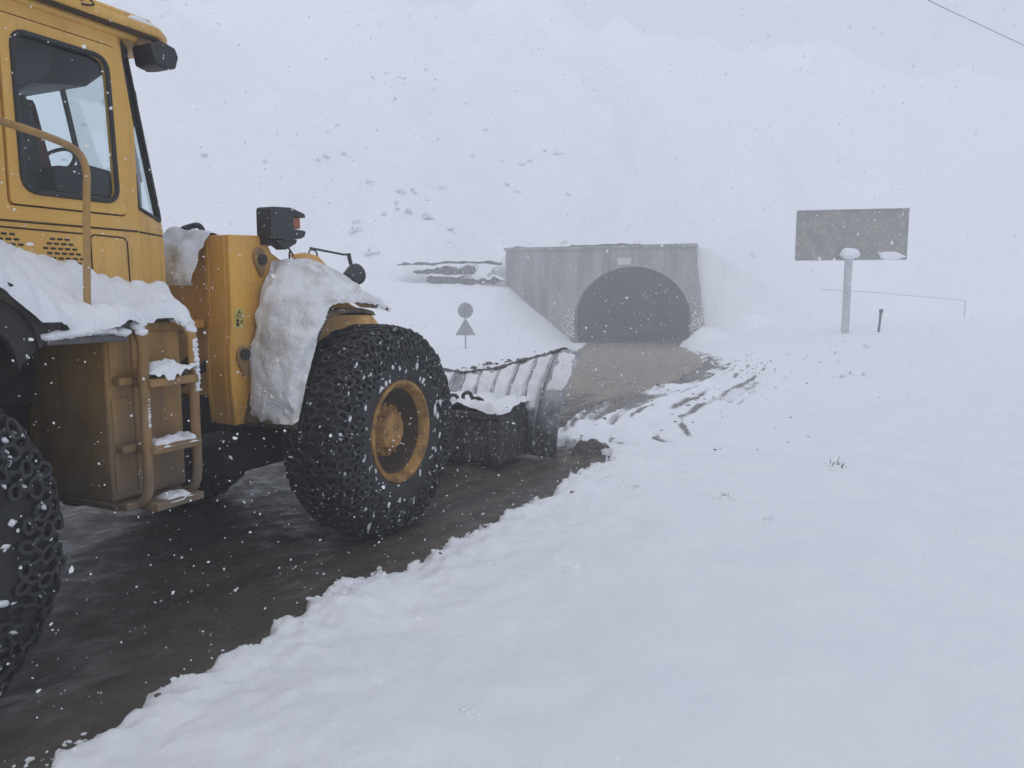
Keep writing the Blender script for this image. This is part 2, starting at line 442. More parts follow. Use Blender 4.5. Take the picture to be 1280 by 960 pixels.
dirt += np.where(dr > 0, .35*np.exp(-((dr-1.75)/.2)**2)*sstep((GY-9)/3)*sstep((23-GY)/6), 0)
for c_, w_, a_ in ((.18, .06, .5), (.42, .05, .45), (.70, .06, .5), (.98, .045, .42), (1.25, .06, .48), (1.6, .05, .40), (1.95, .06, .42), (2.3, .04, .3)):
    wig = c_ + .07*fbm(GY*.25, GY*0, 0, 2, int(c_*100))
    dirt += np.where(dr > 0, 1.5*a_*np.exp(-((dr-wig)/w_)**2)*sstep((GY-8.8)/.8)*sstep((32-GY)/12)*np.clip(.9 + .7*fbm(GY*.5, GY*0, 0, 3, int(c_*100)+1), 0, 1.2), 0)
dirt += np.where(dr > 0, .36*np.exp(-((dr-.9)/1.1)**2)*sstep((GY-8.8)/.8)*sstep((36-GY)/12), 0)
dirt += np.where(dl > 0, .5*np.exp(-dl/.7)*sstep((GY-12)/6)*sstep((52-GY)/12), 0)
dirt = dirt*(.75 + .6*fbm(SS*.7, PP*3.0, 0, 3, 31))
at = me.attributes.new('dirt', 'FLOAT', 'POINT'); at.data.foreach_set('value', np.clip(dirt, 0, 1).reshape(-1))
at = me.attributes.new('lane', 'FLOAT', 'POINT'); at.data.foreach_set('value', np.clip(dr, -30, 60).reshape(-1))
me.materials.append(M['snow_ground'])
o = bpy.data.objects.new('snow_ground', me); COL.objects.link(o); tag(o, kind='structure')

# road sheet, ruts pressed into the mud
ys = axis([(-14, 0, .5, .1), (0, 14, .06, .08), (14, 40, .12, .35), (40, 62, .4, .5)])
nt_ = 110
RX = XL(ys)[:, None] - .5 + (XR(ys) - XL(ys) + 1.0)[:, None]*np.linspace(0, 1, nt_)[None]
RY = ys[:, None]*np.ones((1, nt_))
drr = (XR(RY) - RX)*.9
RZ = rprof(RY) + .012*fbm(RX*1.2, RY*1.2, 0, 4, 41) + .012*fbm(RX*7, RY*7, 0, 3, 42)
for c, w in ((.95, .3), (2.9, .3), (3.9, .35)):
    RZ -= .035*np.exp(-((drr - c)/w)**2)
RZ += .05*np.exp(-((drr - .15)/.22)**2)*(.7 + .6*fbm(RX*3, RY*3, 0, 3, 43))
mb = MB(); mb.grid(np.stack([RX, RY, RZ], -1))
o = mb.build('road', 'road', smooth=180); tag(o, kind='structure')
at = o.data.attributes.new('lane', 'FLOAT', 'POINT'); at.data.foreach_set('value', drr.reshape(-1))
sl = sstep((RY - 10)/7)*.75 + .2*np.exp(-((drr-.4)/.3)**2)  # paler beyond the loader: sky sheen put into the colour with real slush
at = o.data.attributes.new('slush', 'FLOAT', 'POINT'); at.data.foreach_set('value', np.clip(sl, 0, 1).reshape(-1))

# heap of dirty slush that the plough's wing has pushed aside, and loose clods along the edge
n = 60
gx, gy = np.meshgrid(np.linspace(-1, 1, n), np.linspace(-1, 1, n), indexing='ij')
rr = np.sqrt(gx**2 + gy**2)
hz = .17*np.clip(1 - rr**2, 0, 1)**1.2*(1 + .5*fbm(gx*3.5, gy*3.5, 0, 4, 51)) - .03 + .02*fbm(gx*9, gy*9, 0, 3, 52)
HS = 8.55 + gx*.70; HP = 2.92 + gy*.62
P = np.stack([HS*D.x + HP*L.x, HS*D.y + HP*L.y, hz], -1)
mb = MB(); mb.grid(P)
o = mb.build('slush_heap', 'road', smooth=180); tag(o, 'low brown heap of muddy slush at the outer end of the plow', 'slush heap')
at = o.data.attributes.new('slush', 'FLOAT', 'POINT'); at.data.foreach_set('value', np.clip(.38 + .25*(rr > .6), 0, 1).reshape(-1))

mb = MB()
for k in range(230):
    y = random.uniform(1.5, 30)**1.0
    side = random.random()
    if y < 8.8: off = abs(random.gauss(0, .12)) - .1 if side < .8 else random.uniform(.1, .6)
    else: off = random.choice((random.gauss(.2, .25), random.gauss(1.75, .2), random.uniform(0, 3.4)))
    if random.random() < .5 and y < 8.8: continue
    x = float(XR(y)) + off
    r = random.uniform(.006, .017)*(1 + (y > 9)*.6)
    mb.blob((x, y, max(gz(x, y), float(rprof(y))) + r*.1), (r*random.uniform(.8, 1.8), r*random.uniform(.8, 1.8), r*.7), k, 0, 1, .4)
for k in range(160):
    y = random.uniform(15, 46); x = float(XL(y)) - abs(random.gauss(0, .5))
    r = random.uniform(.02, .07)
    mb.blob((x, y, gz(x, y) + r*.2), (r*1.5, r*1.5, r*.7), k, 0, 1, .4)
o = mb.build('mud_clods', 'clod', smooth=50); tag(o, kind='stuff')
# crumbs of snow broken off along the cleared edge
mb = MB()
for k in range(1700):
    s = random.uniform(1.2, 9.0)
    e = W(s, 3.05)
    x = float(XR(e.y)) + random.gauss(.05, .075); y = e.y + random.uniform(-.05, .05)
    r = abs(random.gauss(0, .0045)) + .003
    mb.blob((x, y, max(gz(x, y), float(rprof(y))) + r*.15), (r*random.uniform(.8, 1.5), r*random.uniform(.8, 1.5), r*.8), k, 0, 1, .6)
o = mb.build('snow_crumbs', 'snow', smooth=40); tag(o, kind='stuff')

# ------------------------------------------------------------------ the loader
ROT = math.atan2(D.y, D.x)
loader = empty('wheel_loader', W(S0, PC), ROT)
tag(loader, 'muddy yellow wheel loader with chained tyres pushing a snow plow along the road', 'wheel loader')
def part(mb, name, mats, parent=None, **kw):
    mb.v = [(v[0] - S0, v[1] - PC, v[2]) for v in mb.v]
    return mb.build(name, mats, loader if parent is None else parent, **kw)

# --- frames and underbody
mb = MB()
mb.box((.2, 4.35, .72), (3.05, 5.35, 1.35)); mb.box((2.2, 4.2, 1.3), (3.35, 5.5, 1.72))
mb.box((1.1, 3.95, .6), (1.8, 5.75, 1.0))
part(mb, 'rear_frame', 'grime', bevel=.02)
mb = MB()
mb.box((3.0, 4.62, .62), (4.3, 5.08, 1.15)); mb.tube([(3.45, 4.85, .5), (3.45, 4.85, 1.5)], .16, 16)
mb.tube([(2.6, 4.4, .85), (4.4, 4.35, .85)], .06, 10); mb.tube([(2.6, 5.3, .85), (4.4, 5.35, .85)], .06, 10)
mb.box((4.2, 4.35, .55), (5.9, 5.35, 1.15)); mb.box((4.85, 3.95, .58), (5.45, 5.75, 1.02))
mb.tube([(3.3, 4.55, 1.35), (3.8, 4.5, 1.2), (4.3, 4.55, 1.4)], .035, 8); mb.tube([(3.3, 4.7, 1.4), (3.8, 4.66, 1.22), (4.3, 4.7, 1.45)], .03, 8)
part(mb, 'front_frame', 'grime', bevel=.015)

# --- boom tower plates
def tower(pn, pf, name):
    mb = MB()
    prof = [(4.20, .95), (4.17, 1.25), (4.17, 1.5), (4.20, 1.72), (4.20, 2.33), (4.55, 2.345), (4.63, 2.22), (4.92, 2.08), (5.65, 1.78), (6.0, 1.55), (5.9, 1.1), (4.5, .95)]
    mb.prism(prof, pn, pn + .045); mb.prism(prof, pf - .045, pf)
    rp = [(4.20, .95), (4.17, 1.25), (4.17, 1.5), (4.20, 1.72), (4.20, 2.33)]
    poly = [(x, z) for x, z in rp] + [(x + .05, z) for x, z in reversed(rp)]
    mb.prism(poly, pn + .047, pf - .047)
    mb.box((4.25, pn + .047, 2.285), (4.54, pf - .047, 2.328))
    return part(mb, name, 'yellow', bevel=.008)
tw = tower(4.22, 4.47, 'boom_tower')
tower(5.23, 5.48, 'boom_tower')
mb = MB(); mb.box((4.24, 4.475, 1.0), (4.32, 5.225, 2.24)); mb.box((3.5, 4.5, 1.66), (4.22, 5.2, 1.72))
part(mb, 'cross_plate', 'yellow', bevel=.008)
P = loft([[lv(4.02, 4.40, 1.97), lv(4.0, 4.8, 1.96), lv(4.02, 5.2, 1.97)], [lv(4.08, 4.40, 2.22), lv(4.05, 4.8, 2.25), lv(4.08, 5.2, 2.2)],
          [lv(4.22, 4.40, 2.33), lv(4.2, 4.8, 2.36), lv(4.22, 5.2, 2.3)], [lv(4.6, 4.42, 2.22), lv(4.6, 4.8, 2.25), lv(4.6, 5.2, 2.2)]], 40, 40)
mb = MB(); mb.grid(snow_sheet(P, .05, 3, (-1, 0, 1), edge=.15, lump=.6))
mb.build('snow_cover', 'snow_stain', loader, smooth=180)
mb = MB(); mb.tube(smoothpath([(4.25, 4.80, 2.2), (4.26, 4.77, 2.36), (4.30, 4.70, 2.41), (4.34, 4.63, 2.40), (4.36, 4.6, 2.2)]), .022, 8)
part(mb, 'hydraulic_hose', 'black_plastic')
# pins on the near tower plate
def pin(s, z, w, h, hs, hz_, rot):
    mb = MB()
    pts = []
    for k in range(24):
        a = 2*PI*k/24; r = 1
        x, y = math.cos(a)*w, math.sin(a)*(h if math.sin(a) > 0 else h*1.6)
        if math.sin(a) < 0: x *= 1 + .45*math.sin(a)
        pts.append((s + x*math.cos(rot) - y*math.sin(rot), z + x*math.sin(rot) + y*math.cos(rot)))
    mb.prism(pts, 4.195, 4.2195)
    o = part(mb, 'pin_plate', 'muddy_yellow', tw, bevel=.004)
    mb = MB(); mb.tube([(hs, 4.172, hz_), (hs, 4.194, hz_)], .042, 16); mb.tube([(hs, 4.166, hz_), (hs, 4.173, hz_)], .02, 8)
    part(mb, 'pin', 'dark_metal', tw, bevel=.003)
pin(4.485, 2.17, .06, .085, 4.495, 2.165, .12)
pin(4.285, 1.44, .065, .09, 4.28, 1.47, .1)
# warning sticker: triangle with exclamation mark above a crushing pictogram
mb = MB(); mb.box((4.205+.02, 4.2165, 1.665), (4.315, 4.2195, 1.80))
st = part(mb, 'warning_sticker', 'sticker', tw)
mb = MB()
def stroke(x0, z0, x1, z1, w=.005):
    d = Vector((x1-x0, z1-z0)).normalized(); q = Vector((-d.y, d.x))*w/2
    mb.prism([(x0+q.x, z0+q.y), (x1+q.x, z1+q.y), (x1-q.x, z1-q.y), (x0-q.x, z0-q.y)], 4.2145, 4.2163)
cxs = 4.27
stroke(cxs-.03, 1.748, cxs+.03, 1.748); stroke(cxs-.03, 1.748, cxs, 1.792); stroke(cxs+.03, 1.748, cxs, 1.792)
stroke(cxs, 1.762, cxs, 1.779, .008); stroke(cxs, 1.753, cxs, 1.757, .008)
stroke(4.23, 1.735, 4.31, 1.735, .003)
for dx, dz, r in ((-.02, .035, .013), (-.02, .008, .015)):
    mb.prism([(cxs+dx+r*math.cos(a*PI/5), 1.68+dz+r*math.sin(a*PI/5)) for a in range(10)], 4.2145, 4.2163)
stroke(cxs+.002, 1.70, cxs+.024, 1.716, .007); stroke(cxs+.03, 1.684, cxs+.03, 1.722, .006); stroke(cxs+.006, 1.694, cxs+.014, 1.708, .006)
part(mb, 'pictogram', 'ink', st, smooth=0)

# --- boom arms reaching forward to the plough carrier
for nm, p0, p1 in (('near', 4.25, 4.42), ('far', 5.28, 5.45)):
    mb = MB()
    mb.prism([(4.5, 2.02), (4.75, 2.13), (5.3, 1.92), (5.95, 1.73), (6.4, 1.35), (7.0, .75), (7.3, .45), (7.15, .3), (6.7, .55), (6.1, 1.15), (5.5, 1.5), (4.6, 1.8)], p0, p1)
    part(mb, 'boom_arm', 'yellow', bevel=.012)
mb = MB(); mb.tube([(4.7, 4.85, 1.9), (6.3, 4.85, 1.55)], .07, 14); mb.tube([(5.8, 4.85, 1.65), (7.3, 4.85, .62)], .045, 12); mb.box((6.0, 4.43, 1.15), (6.25, 5.27, 1.45))
part(mb, 'tilt_cylinder', 'dark_metal', bevel=.006)

# --- front fenders plastered with snow
def fender_profile(): return [(4.27, .97), (4.38, 1.28), (4.52, 1.58), (4.68, 1.765), (4.95, 1.80), (5.12, 1.795), (5.26, 1.77)]
def front_fender(p0, p1):
    fp = smoothpath([(a, b, 0) for a, b in fender_profile()], 5)
    up = [(q.x, q.y) for q in fp]; dn = [(q.x + .03, q.y - .035) for q in fp]
    mb = MB(); mb.prism(up + dn[::-1], p0, p1)
    return part(mb, 'front_fender', 'mudlip', smooth=50)
ff = front_fender(3.74, 4.22); front_fender(5.48, 5.96)
rows = [[lv(4.25, 3.705, .98), lv(4.29, 3.95, .97), lv(4.33, 4.2, 1.0)],
        [lv(4.36, 3.705, 1.28), lv(4.33, 3.97, 1.27), lv(4.37, 4.205, 1.3)],
        [lv(4.50, 3.705, 1.58), lv(4.42, 3.97, 1.62), lv(4.40, 4.205, 1.62)],
        [lv(4.66, 3.705, 1.79), lv(4.50, 3.98, 1.88), lv(4.47, 4.205, 1.92)],
        [lv(4.95, 3.705, 1.83), lv(4.72, 3.98, 2.07), lv(4.62, 4.21, 2.17)],
        [lv(5.20, 3.705, 1.81), lv(5.05, 3.98, 2.04), lv(4.95, 4.25, 2.17)],
        [lv(5.36, 3.73, 1.80), lv(5.35, 3.98, 1.92), lv(5.45, 4.28, 1.99)],
        [lv(5.55, 3.76, 1.77), lv(5.7, 3.98, 1.79), lv(5.85, 4.3, 1.80)]]
P = loft(rows, 90, 150)
P = P + (.020*fbm(P[..., 0]*5, P[..., 1]*5, P[..., 2]*5, 3, 71) + .0045*fbm(P[..., 0]*19, P[..., 1]*19, P[..., 2]*19, 4, 72))[..., None]*np.array([-.6, -.5, .4])
mb = MB(); mb.grid(snow_sheet(P, .062, 17, (-1, -1, 1), edge=.10, lump=.26, freq=6, rag=1.0))
mb.build('snow_cover', 'snow_stain', ff, smooth=180)

# --- head lamps on the towers
def headlamp(sx, p0, p1, z0):
    mb = MB()
    prof = rrect([(sx-.22, z0+.02), (sx-.22, z0+.245), (sx+.03, z0+.26), (sx+.03, z0+.0)], .03, 3)
    mb.prism(prof, p0, p1)
    mb.prism([(sx+.02, z0+.255), (sx+.16, z0+.225), (sx+.165, z0+.195), (sx+.02, z0+.20)], p0, p1)
    mb.prism(rrect([(sx+.02, z0+.10), (sx+.02, z0+.015), (sx+.15, z0+.045), (sx+.17, z0+.095)], .02, 3), p0, p1)
    mb.prism([(sx-.16, z0+.0), (sx-.04, z0-.06), (sx+.07, z0-.01), (sx+.09, z0+.02), (sx-.1, z0+.03)], p0+.02, p1-.02)
    mb.box((sx-.2, (p0+p1)/2-.02, z0-.03), (sx-.06, p1+.1, z0+.04))
    o = part(mb, 'headlamp', 'black_plastic', bevel=.006)
    mb = MB(); mb.box((sx+.031, p0+.015, z0+.108), (sx+.125, p1-.015, z0+.192))
    part(mb, 'turn_signal', 'amber', o, bevel=.01)
    mb = MB(); mb.tube([(sx+.17, (p0+p1)/2, z0+.07), (sx+.178, (p0+p1)/2, z0+.07)], .035, 12)
    part(mb, 'lens', 'lens', o)
    mb = MB(); mb.tube(smoothpath([(sx-.02, p0+.03, z0-.03), (sx+.0, p0-.01, z0-.1), (sx+.03, p0+.05, z0-.07), (sx+.06, p0+.08, z0-.16)]), .007, 6)
    part(mb, 'lamp_cable', 'black_plastic', o)
    return o
headlamp(4.71, 4.09, 4.23, 2.305)
# far side lamp and wire bracket show beyond the snow
mb = MB(); mb.prism([(6.15, 2.30), (6.35, 2.335), (6.55, 2.31), (6.75, 2.17), (6.78, 2.06), (6.5, 2.1)], 5.34, 5.39)
far = part(mb, 'lamp_bracket', 'yellow', bevel=.006)
mb = MB(); mb.tube([(6.45, 5.36, 2.385), (7.0, 5.36, 2.345), (7.12, 5.36, 2.35)], .012, 6); mb.tube([(7.09, 5.36, 2.36), (7.13, 5.36, 2.24)], .024, 6)
mb.tube(smoothpath([(6.42, 5.36, 2.31), (6.45, 5.36, 2.365), (6.53, 5.36, 2.36), (6.56, 5.36, 2.31)]), .009, 6); mb.tube([(6.8, 5.36, 2.05), (7.1, 5.36, 2.1)], .03, 8)
part(mb, 'guard_rod', 'black_plastic', far)
mb = MB(); mb.tube([(7.04, 5.36, 2.09), (7.2, 5.36, 2.13), (7.24, 5.36, 2.14)], [.06, .12, .12], 16)
part(mb, 'headlamp', 'black_plastic', far)
P = loft([[lv(6.2, 5.2, 2.0), lv(6.4, 5.2, 2.12), lv(6.8, 5.2, 2.1), lv(7.1, 5.2, 2.0)], [lv(6.2, 5.5, 2.0), lv(6.4, 5.5, 2.14), lv(6.8, 5.5, 2.12), lv(7.1, 5.5, 2.0)]], 24, 14)
mb = MB(); mb.grid(snow_sheet(P, .05, 8, (0, 0, 1)))
mb.build('snow_cover', 'snow', far, smooth=180)
mb = MB(); mb.prism([(5.6, 1.85), (6.3, 2.08), (7.15, 2.0), (7.0, 1.8), (6.2, 1.8), (5.7, 1.6)], 5.28, 5.44)
part(mb, 'lamp_arm', 'yellow', far, bevel=.01)

# --- cab
CABN = 4.10
mb = MB()
wall = [(1.75, 1.80), (1.75, 3.42), (3.27, 3.42), (3.30, 3.30), (3.36, 2.9), (3.36, 1.80)]
doorhole = rrect([(2.575, 2.365), (2.575, 3.335), (3.255, 3.335), (3.275, 2.365)], .03, 3)
rearwin = rrect([(1.86, 2.5), (1.86, 3.28), (2.44, 3.28), (2.44, 2.5)], .07, 4)
mb.prism(wall, CABN, CABN + .05, holes=[doorhole, rearwin])
mb.prism(wall, 5.55, 5.60, holes=[rrect([(2.575, 2.45), (2.575, 3.26), (3.2, 3.26), (3.24, 2.45)], .06, 4), rearwin])
# chamfered corner panels with the corner windows, front wall and back wall
def panel(q, hole=None, th=.04, mi=0):
    """planar panel from 4 corner points (bottom a, bottom b, top b, top a); hole in unit coords"""
    a, b, c, d = [Vector(v) for v in q]
    nrm = -(b - a).cross(d - a).normalized()*th
    def P(u, v): return a*(1-u)*(1-v) + b*u*(1-v) + c*u*v + d*(1-u)*v
    loops = [[(0, 0), (1, 0), (1, 1), (0, 1)]] + ([hole] if hole else [])
    tr = tessellate_polygon([[Vector((x, y, 0)) for x, y in lp] for lp in loops])
    pts = [x for lp in loops for x in lp]; n = len(pts)
    vs = [P(*x) for x in pts] + [P(*x) + nrm for x in pts]
    fs = [tuple(t) for t in tr] + [tuple(i + n for i in t[::-1]) for t in tr]
    o = 0
    for lp in loops:
        k = len(lp)
        for i in range(k): fs.append((o+i, o+(i+1) % k, o+(i+1) % k+n, o+i+n))
        o += k
    mb.add(vs, fs, mi)
def cabring(z):       # raked front: bottom forward
    t = (3.42 - z)/1.1 if z > 2.32 else 1.0 + (2.32 - z)*.18
    f = .22*min(t, 1.0) + .06*max(t - 1, 0)
    return [(3.29 + f*.25, 4.10), (3.46 + f, 4.27), (3.60 + f, 4.62), (3.60 + f, 5.08), (3.46 + f, 5.43), (3.29 + f*.25, 5.60)]
r0, r1, r2 = cabring(1.80), cabring(2.32), cabring(3.42)
V3 = lambda q, z: (q[0], q[1], z)
ch = rrect([(.12, .10), (.965, .05), (.975, .97), (.20, .97)], .05, 4)
for i in range(5):
    panel((V3(r0[i], 1.80), V3(r0[i+1], 1.80), V3(r1[i+1], 2.32), V3(r1[i], 2.32)))
    hole = {0: ch, 4: [(1-x, y) for x, y in ch][::-1]}.get(i, [(.03, .05), (.97, .05), (.97, .97), (.03, .97)])
    panel((V3(r1[i], 2.321), V3(r1[i+1], 2.321), V3(r2[i+1], 3.42), V3(r2[i], 3.42)), hole, .035, 1 if i else 0)
cabshell = mb; mb = MB()
mb.prism([(x, z) for x, z in wall if True], 5.515, 5.545, holes=[rrect([(2.60, 2.45), (2.60, 3.24), (3.17, 3.24), (3.21, 2.45)], .06, 4), rearwin])
mb.box((1.805, 4.16, 1.86), (1.84, 5.50, 3.32))
liner = mb; mb = cabshell
mb.box((1.76, 4.16, 1.80), (1.80, 5.54, 2.5)); mb.box((1.76, 4.16, 2.5), (1.80, 4.25, 3.41)); mb.box((1.76, 5.45, 2.5), (1.80, 5.54, 3.41))
mb.box((1.82, 4.16, 1.80), (3.35, 5.54, 1.84))
cab = part(mb, 'cab', ['cab_yellow', 'black_plastic'], smooth=25)
part(liner, 'cab_lining', 'black_plastic', cab, smooth=25)
# corner and front panes
def pane(q, off=.02):
    mbp = MB(); a, b, c, d = [Vector(v) for v in q]
    n = -(b-a).cross(d-a).normalized()*off
    mbp.add([a+n, b+n, c+n, d+n], [(0, 1, 2, 3)])
    return mbp
for i in range(5):
    nm = 'corner_window' if i in (0, 4) else 'windscreen'
    part(pane((V3(r1[i], 2.33), V3(r1[i+1], 2.33), V3(r2[i+1], 3.41), V3(r2[i], 3.41))), nm, 'glass', cab, smooth=0)
# dark rubber gasket of the near corner window
def P4(q, u, v):
    a, b, c, d = [Vector(x) for x in q]; return a*(1-u)*(1-v) + b*u*(1-v) + c*u*v + d*(1-u)*v
mb = MB(); q = (V3(r1[0], 2.321), V3(r1[1], 2.321), V3(r2[1], 3.42), V3(r2[0], 3.42))
lp = [P4(q, u, v) for u, v in ch]; mb.tube(lp + lp[:2], .013, 6, cap=False)
part(mb, 'window_seal', 'black_plastic', cab)
# front-left pillar seen through the cab
mb = MB(); a = Vector(V3(r1[4], 2.33)); b = Vector(V3(r2[4], 3.41)); mb.tube([a - Vector((.05, .03, 0)), b - Vector((.05, .03, 0))], .055, 8)
part(mb, 'pillar', 'black_plastic', cab)
mb = MB(); mb.tube([Vector(V3(r1[2], 2.33)) + Vector((-.03, .0, 0)), Vector(V3(r2[2], 3.41)) + Vector((-.03, 0, 0))], .018, 6)
part(mb, 'pillar', 'black_plastic', cab)
# door with window, seal and glass
outer = rrect([(2.585, 2.375), (2.585, 3.325), (3.247, 3.325), (3.265, 2.375)], .025, 3)
hole = rrect([(2.655, 2.445), (2.645, 3.255), (3.19, 3.255), (3.215, 2.445)], .085, 6)
mb = MB(); mb.prism(outer, CABN - .012, CABN + .03, holes=[hole])
door = part(mb, 'door', 'cab_yellow', smooth=25)
seal = [(x, CABN - .014, z) for x, z in hole]
mb = MB(); mb.tube(seal + seal[:2], .015, 6, cap=False); part(mb, 'window_seal', 'black_plastic', door)
mb = MB(); mb.add([(x, CABN + .008, z) for x, z in hole], [tuple(range(len(hole)))]); part(mb, 'window', 'glass', door, smooth=0)
mb = MB(); rh = [(x, CABN - .004, z) for x, z in rearwin]; mb.tube(rh + rh[:2], .014, 6, cap=False); part(mb, 'window_seal', 'black_plastic', cab)
for pp in (CABN + .02, 5.58):
    mb = MB(); mb.add([(x, pp, z) for x, z in rearwin], [tuple(range(len(rearwin)))]); part(mb, 'side_window', 'glass', cab, smooth=0)
# body seams, access panel and ventilation slots on the side
mb = MB()
mb.tube([(1.8, CABN - .001, 2.285), (3.34, CABN - .001, 2.285)], .006, 5)
mb.tube([Vector((3.34, CABN - .002, 2.285))] + [Vector(P4((V3(r0[0], 1.8), V3(r0[1], 1.8), V3(r1[1], 2.32), V3(r1[0], 2.32)), u, .93)) for u in (.05, 1)], .006, 5)
ap = [(x, CABN - .001, z) for x, z in rrect([(3.03, 1.95), (3.03, 2.245), (3.27, 2.24), (3.275, 1.95)], .035, 4)]; mb.tube(ap, .005, 5)
mb.tube([(2.1, CABN - .001, 2.255), (3.03, CABN - .001, 2.245)], .005, 5)
part(mb, 'panel_seam', 'seam', cab)
def slots(c, base, top, half):
    mb = MB()
    rows = int((top - base)/.026)
    for r in range(rows):
        z = base + r*.026; hw = half*math.sqrt(max(0, 1 - ((z - base)/(top - base + .01))**2))
        k = int(hw/.042)
        for j in range(-k, k + 1):
            x = c + j*.042 + (.021 if r % 2 else 0)
            if abs(x - c) <= hw: mb.prism(rrect([(x-.015, z-.006), (x-.015, z+.006), (x+.015, z+.006), (x+.015, z-.006)], .005, 2), CABN - .003, CABN - .0005)
    part(mb, 'vent', 'ink', cab, smooth=0)
slots(2.845, 2.05, 2.235, .135); slots(2.50, 2.06, 2.26, .15)
# roof with gutter, visor and work lamp
mb = MB()
rp = [(1.55, 4.02), (3.52, 4.02), (3.66, 4.12), (3.74, 4.5), (3.74, 5.2), (3.66, 5.58), (3.52, 5.68), (1.55, 5.68)]
mb.prism(rp, 3.445, 3.51, axis='z')
mb.prism([(x*.985 + .03, (y - PC)*.93 + PC) for x, y in rp], 3.50, 3.56, axis='z')
mb.prism([(1.7, 4.07), (3.40, 4.07), (3.58, 4.3), (3.62, 4.6), (3.62, 5.1), (3.58, 5.4), (3.40, 5.63), (1.7, 5.63)], 3.40, 3.446, axis='z')
roof = part(mb, 'roof', 'cab_yellow', cab, bevel=.02)
mb = MB(); mb.tube([(1.6, 4.035, 3.435), (3.5, 4.035, 3.435), (3.6, 4.1, 3.435)], .014, 6)
mb.tube(smoothpath([(3.0, 4.02, 3.50), (3.03, 4.0, 3.515), (3.06, 4.0, 3.50), (3.05, 4.0, 3.485), (3.0, 4.015, 3.478)]), .006, 5)
part(mb, 'gutter', 'seam', roof)
mb = MB(); mb.prism([(3.44, 3.28), (3.42, 3.39), (3.50, 3.425), (3.60, 3.41), (3.625, 3.36), (3.60, 3.285), (3.52, 3.265)], 3.99, 4.16)
wl = part(mb, 'work_lamp', 'black_plastic', roof, bevel=.012)
mb = MB(); mb.tube([(3.52, 4.07, 3.44), (3.52, 4.07, 3.40)], .02, 8); mb.tube(smoothpath([(3.45, 4.0, 3.40), (3.42, 3.98, 3.36), (3.44, 3.98, 3.30), (3.47, 4.0, 3.28)]), .006, 5)
part(mb, 'lamp_mount', 'dark_metal', roof)
P = loft([[lv(3.3, 4.02, 3.50), lv(3.45, 4.03, 3.5), lv(3.6, 4.08, 3.49)], [lv(3.3, 4.1, 3.52), lv(3.45, 4.1, 3.52), lv(3.62, 4.14, 3.5)]], 20, 10)
mb = MB(); mb.grid(snow_sheet(P, .035, 6, (0, -.5, 1))); mb.build('snow_cover', 'snow', roof, smooth=180)
# interior: headliner console, visor, seat, steering column, dash
mb = MB(); mb.box((1.85, 4.2, 3.33), (3.44, 5.5, 3.398)); mb.prism([(2.2, 3.33), (2.2, 3.14), (2.9, 3.09), (3.3, 3.16), (3.42, 3.26), (3.42, 3.33)], 4.4, 5.3)
mb.prism([(2.5, 3.33), (2.5, 3.05), (2.62, 3.00), (2.8, 3.02), (2.95, 3.12), (3.0, 3.33)], 4.24, 4.42)
mb.prism([(3.16, 3.33), (3.12, 3.13), (3.24, 3.10), (3.3, 3.17), (3.3, 3.33)], 4.95, 5.2)
part(mb, 'headliner', 'black_plastic', cab, bevel=.02)
so_ = .60
def sh(q): return [(x + so_, z) for x, z in q]
mb = MB(); mb.prism(rrect(sh([(2.35, 2.30), (2.25, 2.75), (2.28, 3.06), (2.42, 3.06), (2.48, 2.7), (2.55, 2.42), (2.55, 2.30)]), .05, 3), 4.55, 5.1)
mb.prism(rrect(sh([(2.4, 2.3), (2.4, 2.44), (2.85, 2.46), (2.88, 2.3)]), .05, 3), 4.52, 5.12); mb.box((2.5 + so_, 4.6, 1.84), (2.8 + so_, 5.0, 2.3))
mb.prism(rrect(sh([(2.45, 2.50), (2.45, 2.66), (2.85, 2.66), (2.9, 2.52)]), .04, 3), 4.40, 4.52)
seat = part(mb, 'operator_seat', 'black_plastic', cab, bevel=.02)
mb = MB(); mb.prism(rrect(sh([(2.50, 2.47), (2.435, 2.75), (2.425, 3.04), (2.47, 3.04), (2.54, 2.72), (2.60, 2.47)]), .03, 3), 4.57, 5.08)
part(mb, 'backrest', 'upholstery', seat, bevel=.02)
mb = MB(); mb.box((3.56, 4.6, 1.84), (3.76, 5.1, 2.40)); mb.prism([(3.42, 2.3), (3.36, 2.62), (3.44, 2.74), (3.62, 2.72), (3.70, 2.3)], 4.66, 5.06)
mb.tube([(3.36 + .10*math.cos(a)*.55, 4.85 + .19*math.sin(a), 2.74 + .10*math.cos(a)) for a in np.linspace(0, 2*PI, 25)], .014, 6, cap=False)
part(mb, 'dashboard', 'black_plastic', cab, bevel=.02)
mb = MB(); w0 = Vector(V3(r1[1], 2.34)) + Vector((.05, .25, 0)); mb.tube([w0, w0 + Vector((-.06, -.06, .45))], .01, 6); mb.tube([w0 + Vector((-.05, -.07, .3)), w0 + Vector((-.12, -.06, .72))], .013, 6)
mb.prism([(3.60, 2.98), (3.57, 3.2), (3.62, 3.2), (3.65, 2.98)], 4.38, 4.41)
part(mb, 'wiper', 'black_plastic', cab)
# hand rail in front of the door
mb = MB()
mb.tube(smoothpath([(1.95, 3.62, 2.69), (2.25, 3.6, 2.675), (2.5, 3.6, 2.64), (2.62, 3.6, 2.60), (2.66, 3.6, 2.52), (2.655, 3.6, 2.4), (2.635, 3.6, 2.1), (2.62, 3.6, 1.82)], 5), .018, 10)
part(mb, 'handrail', 'muddy_yellow', loader)

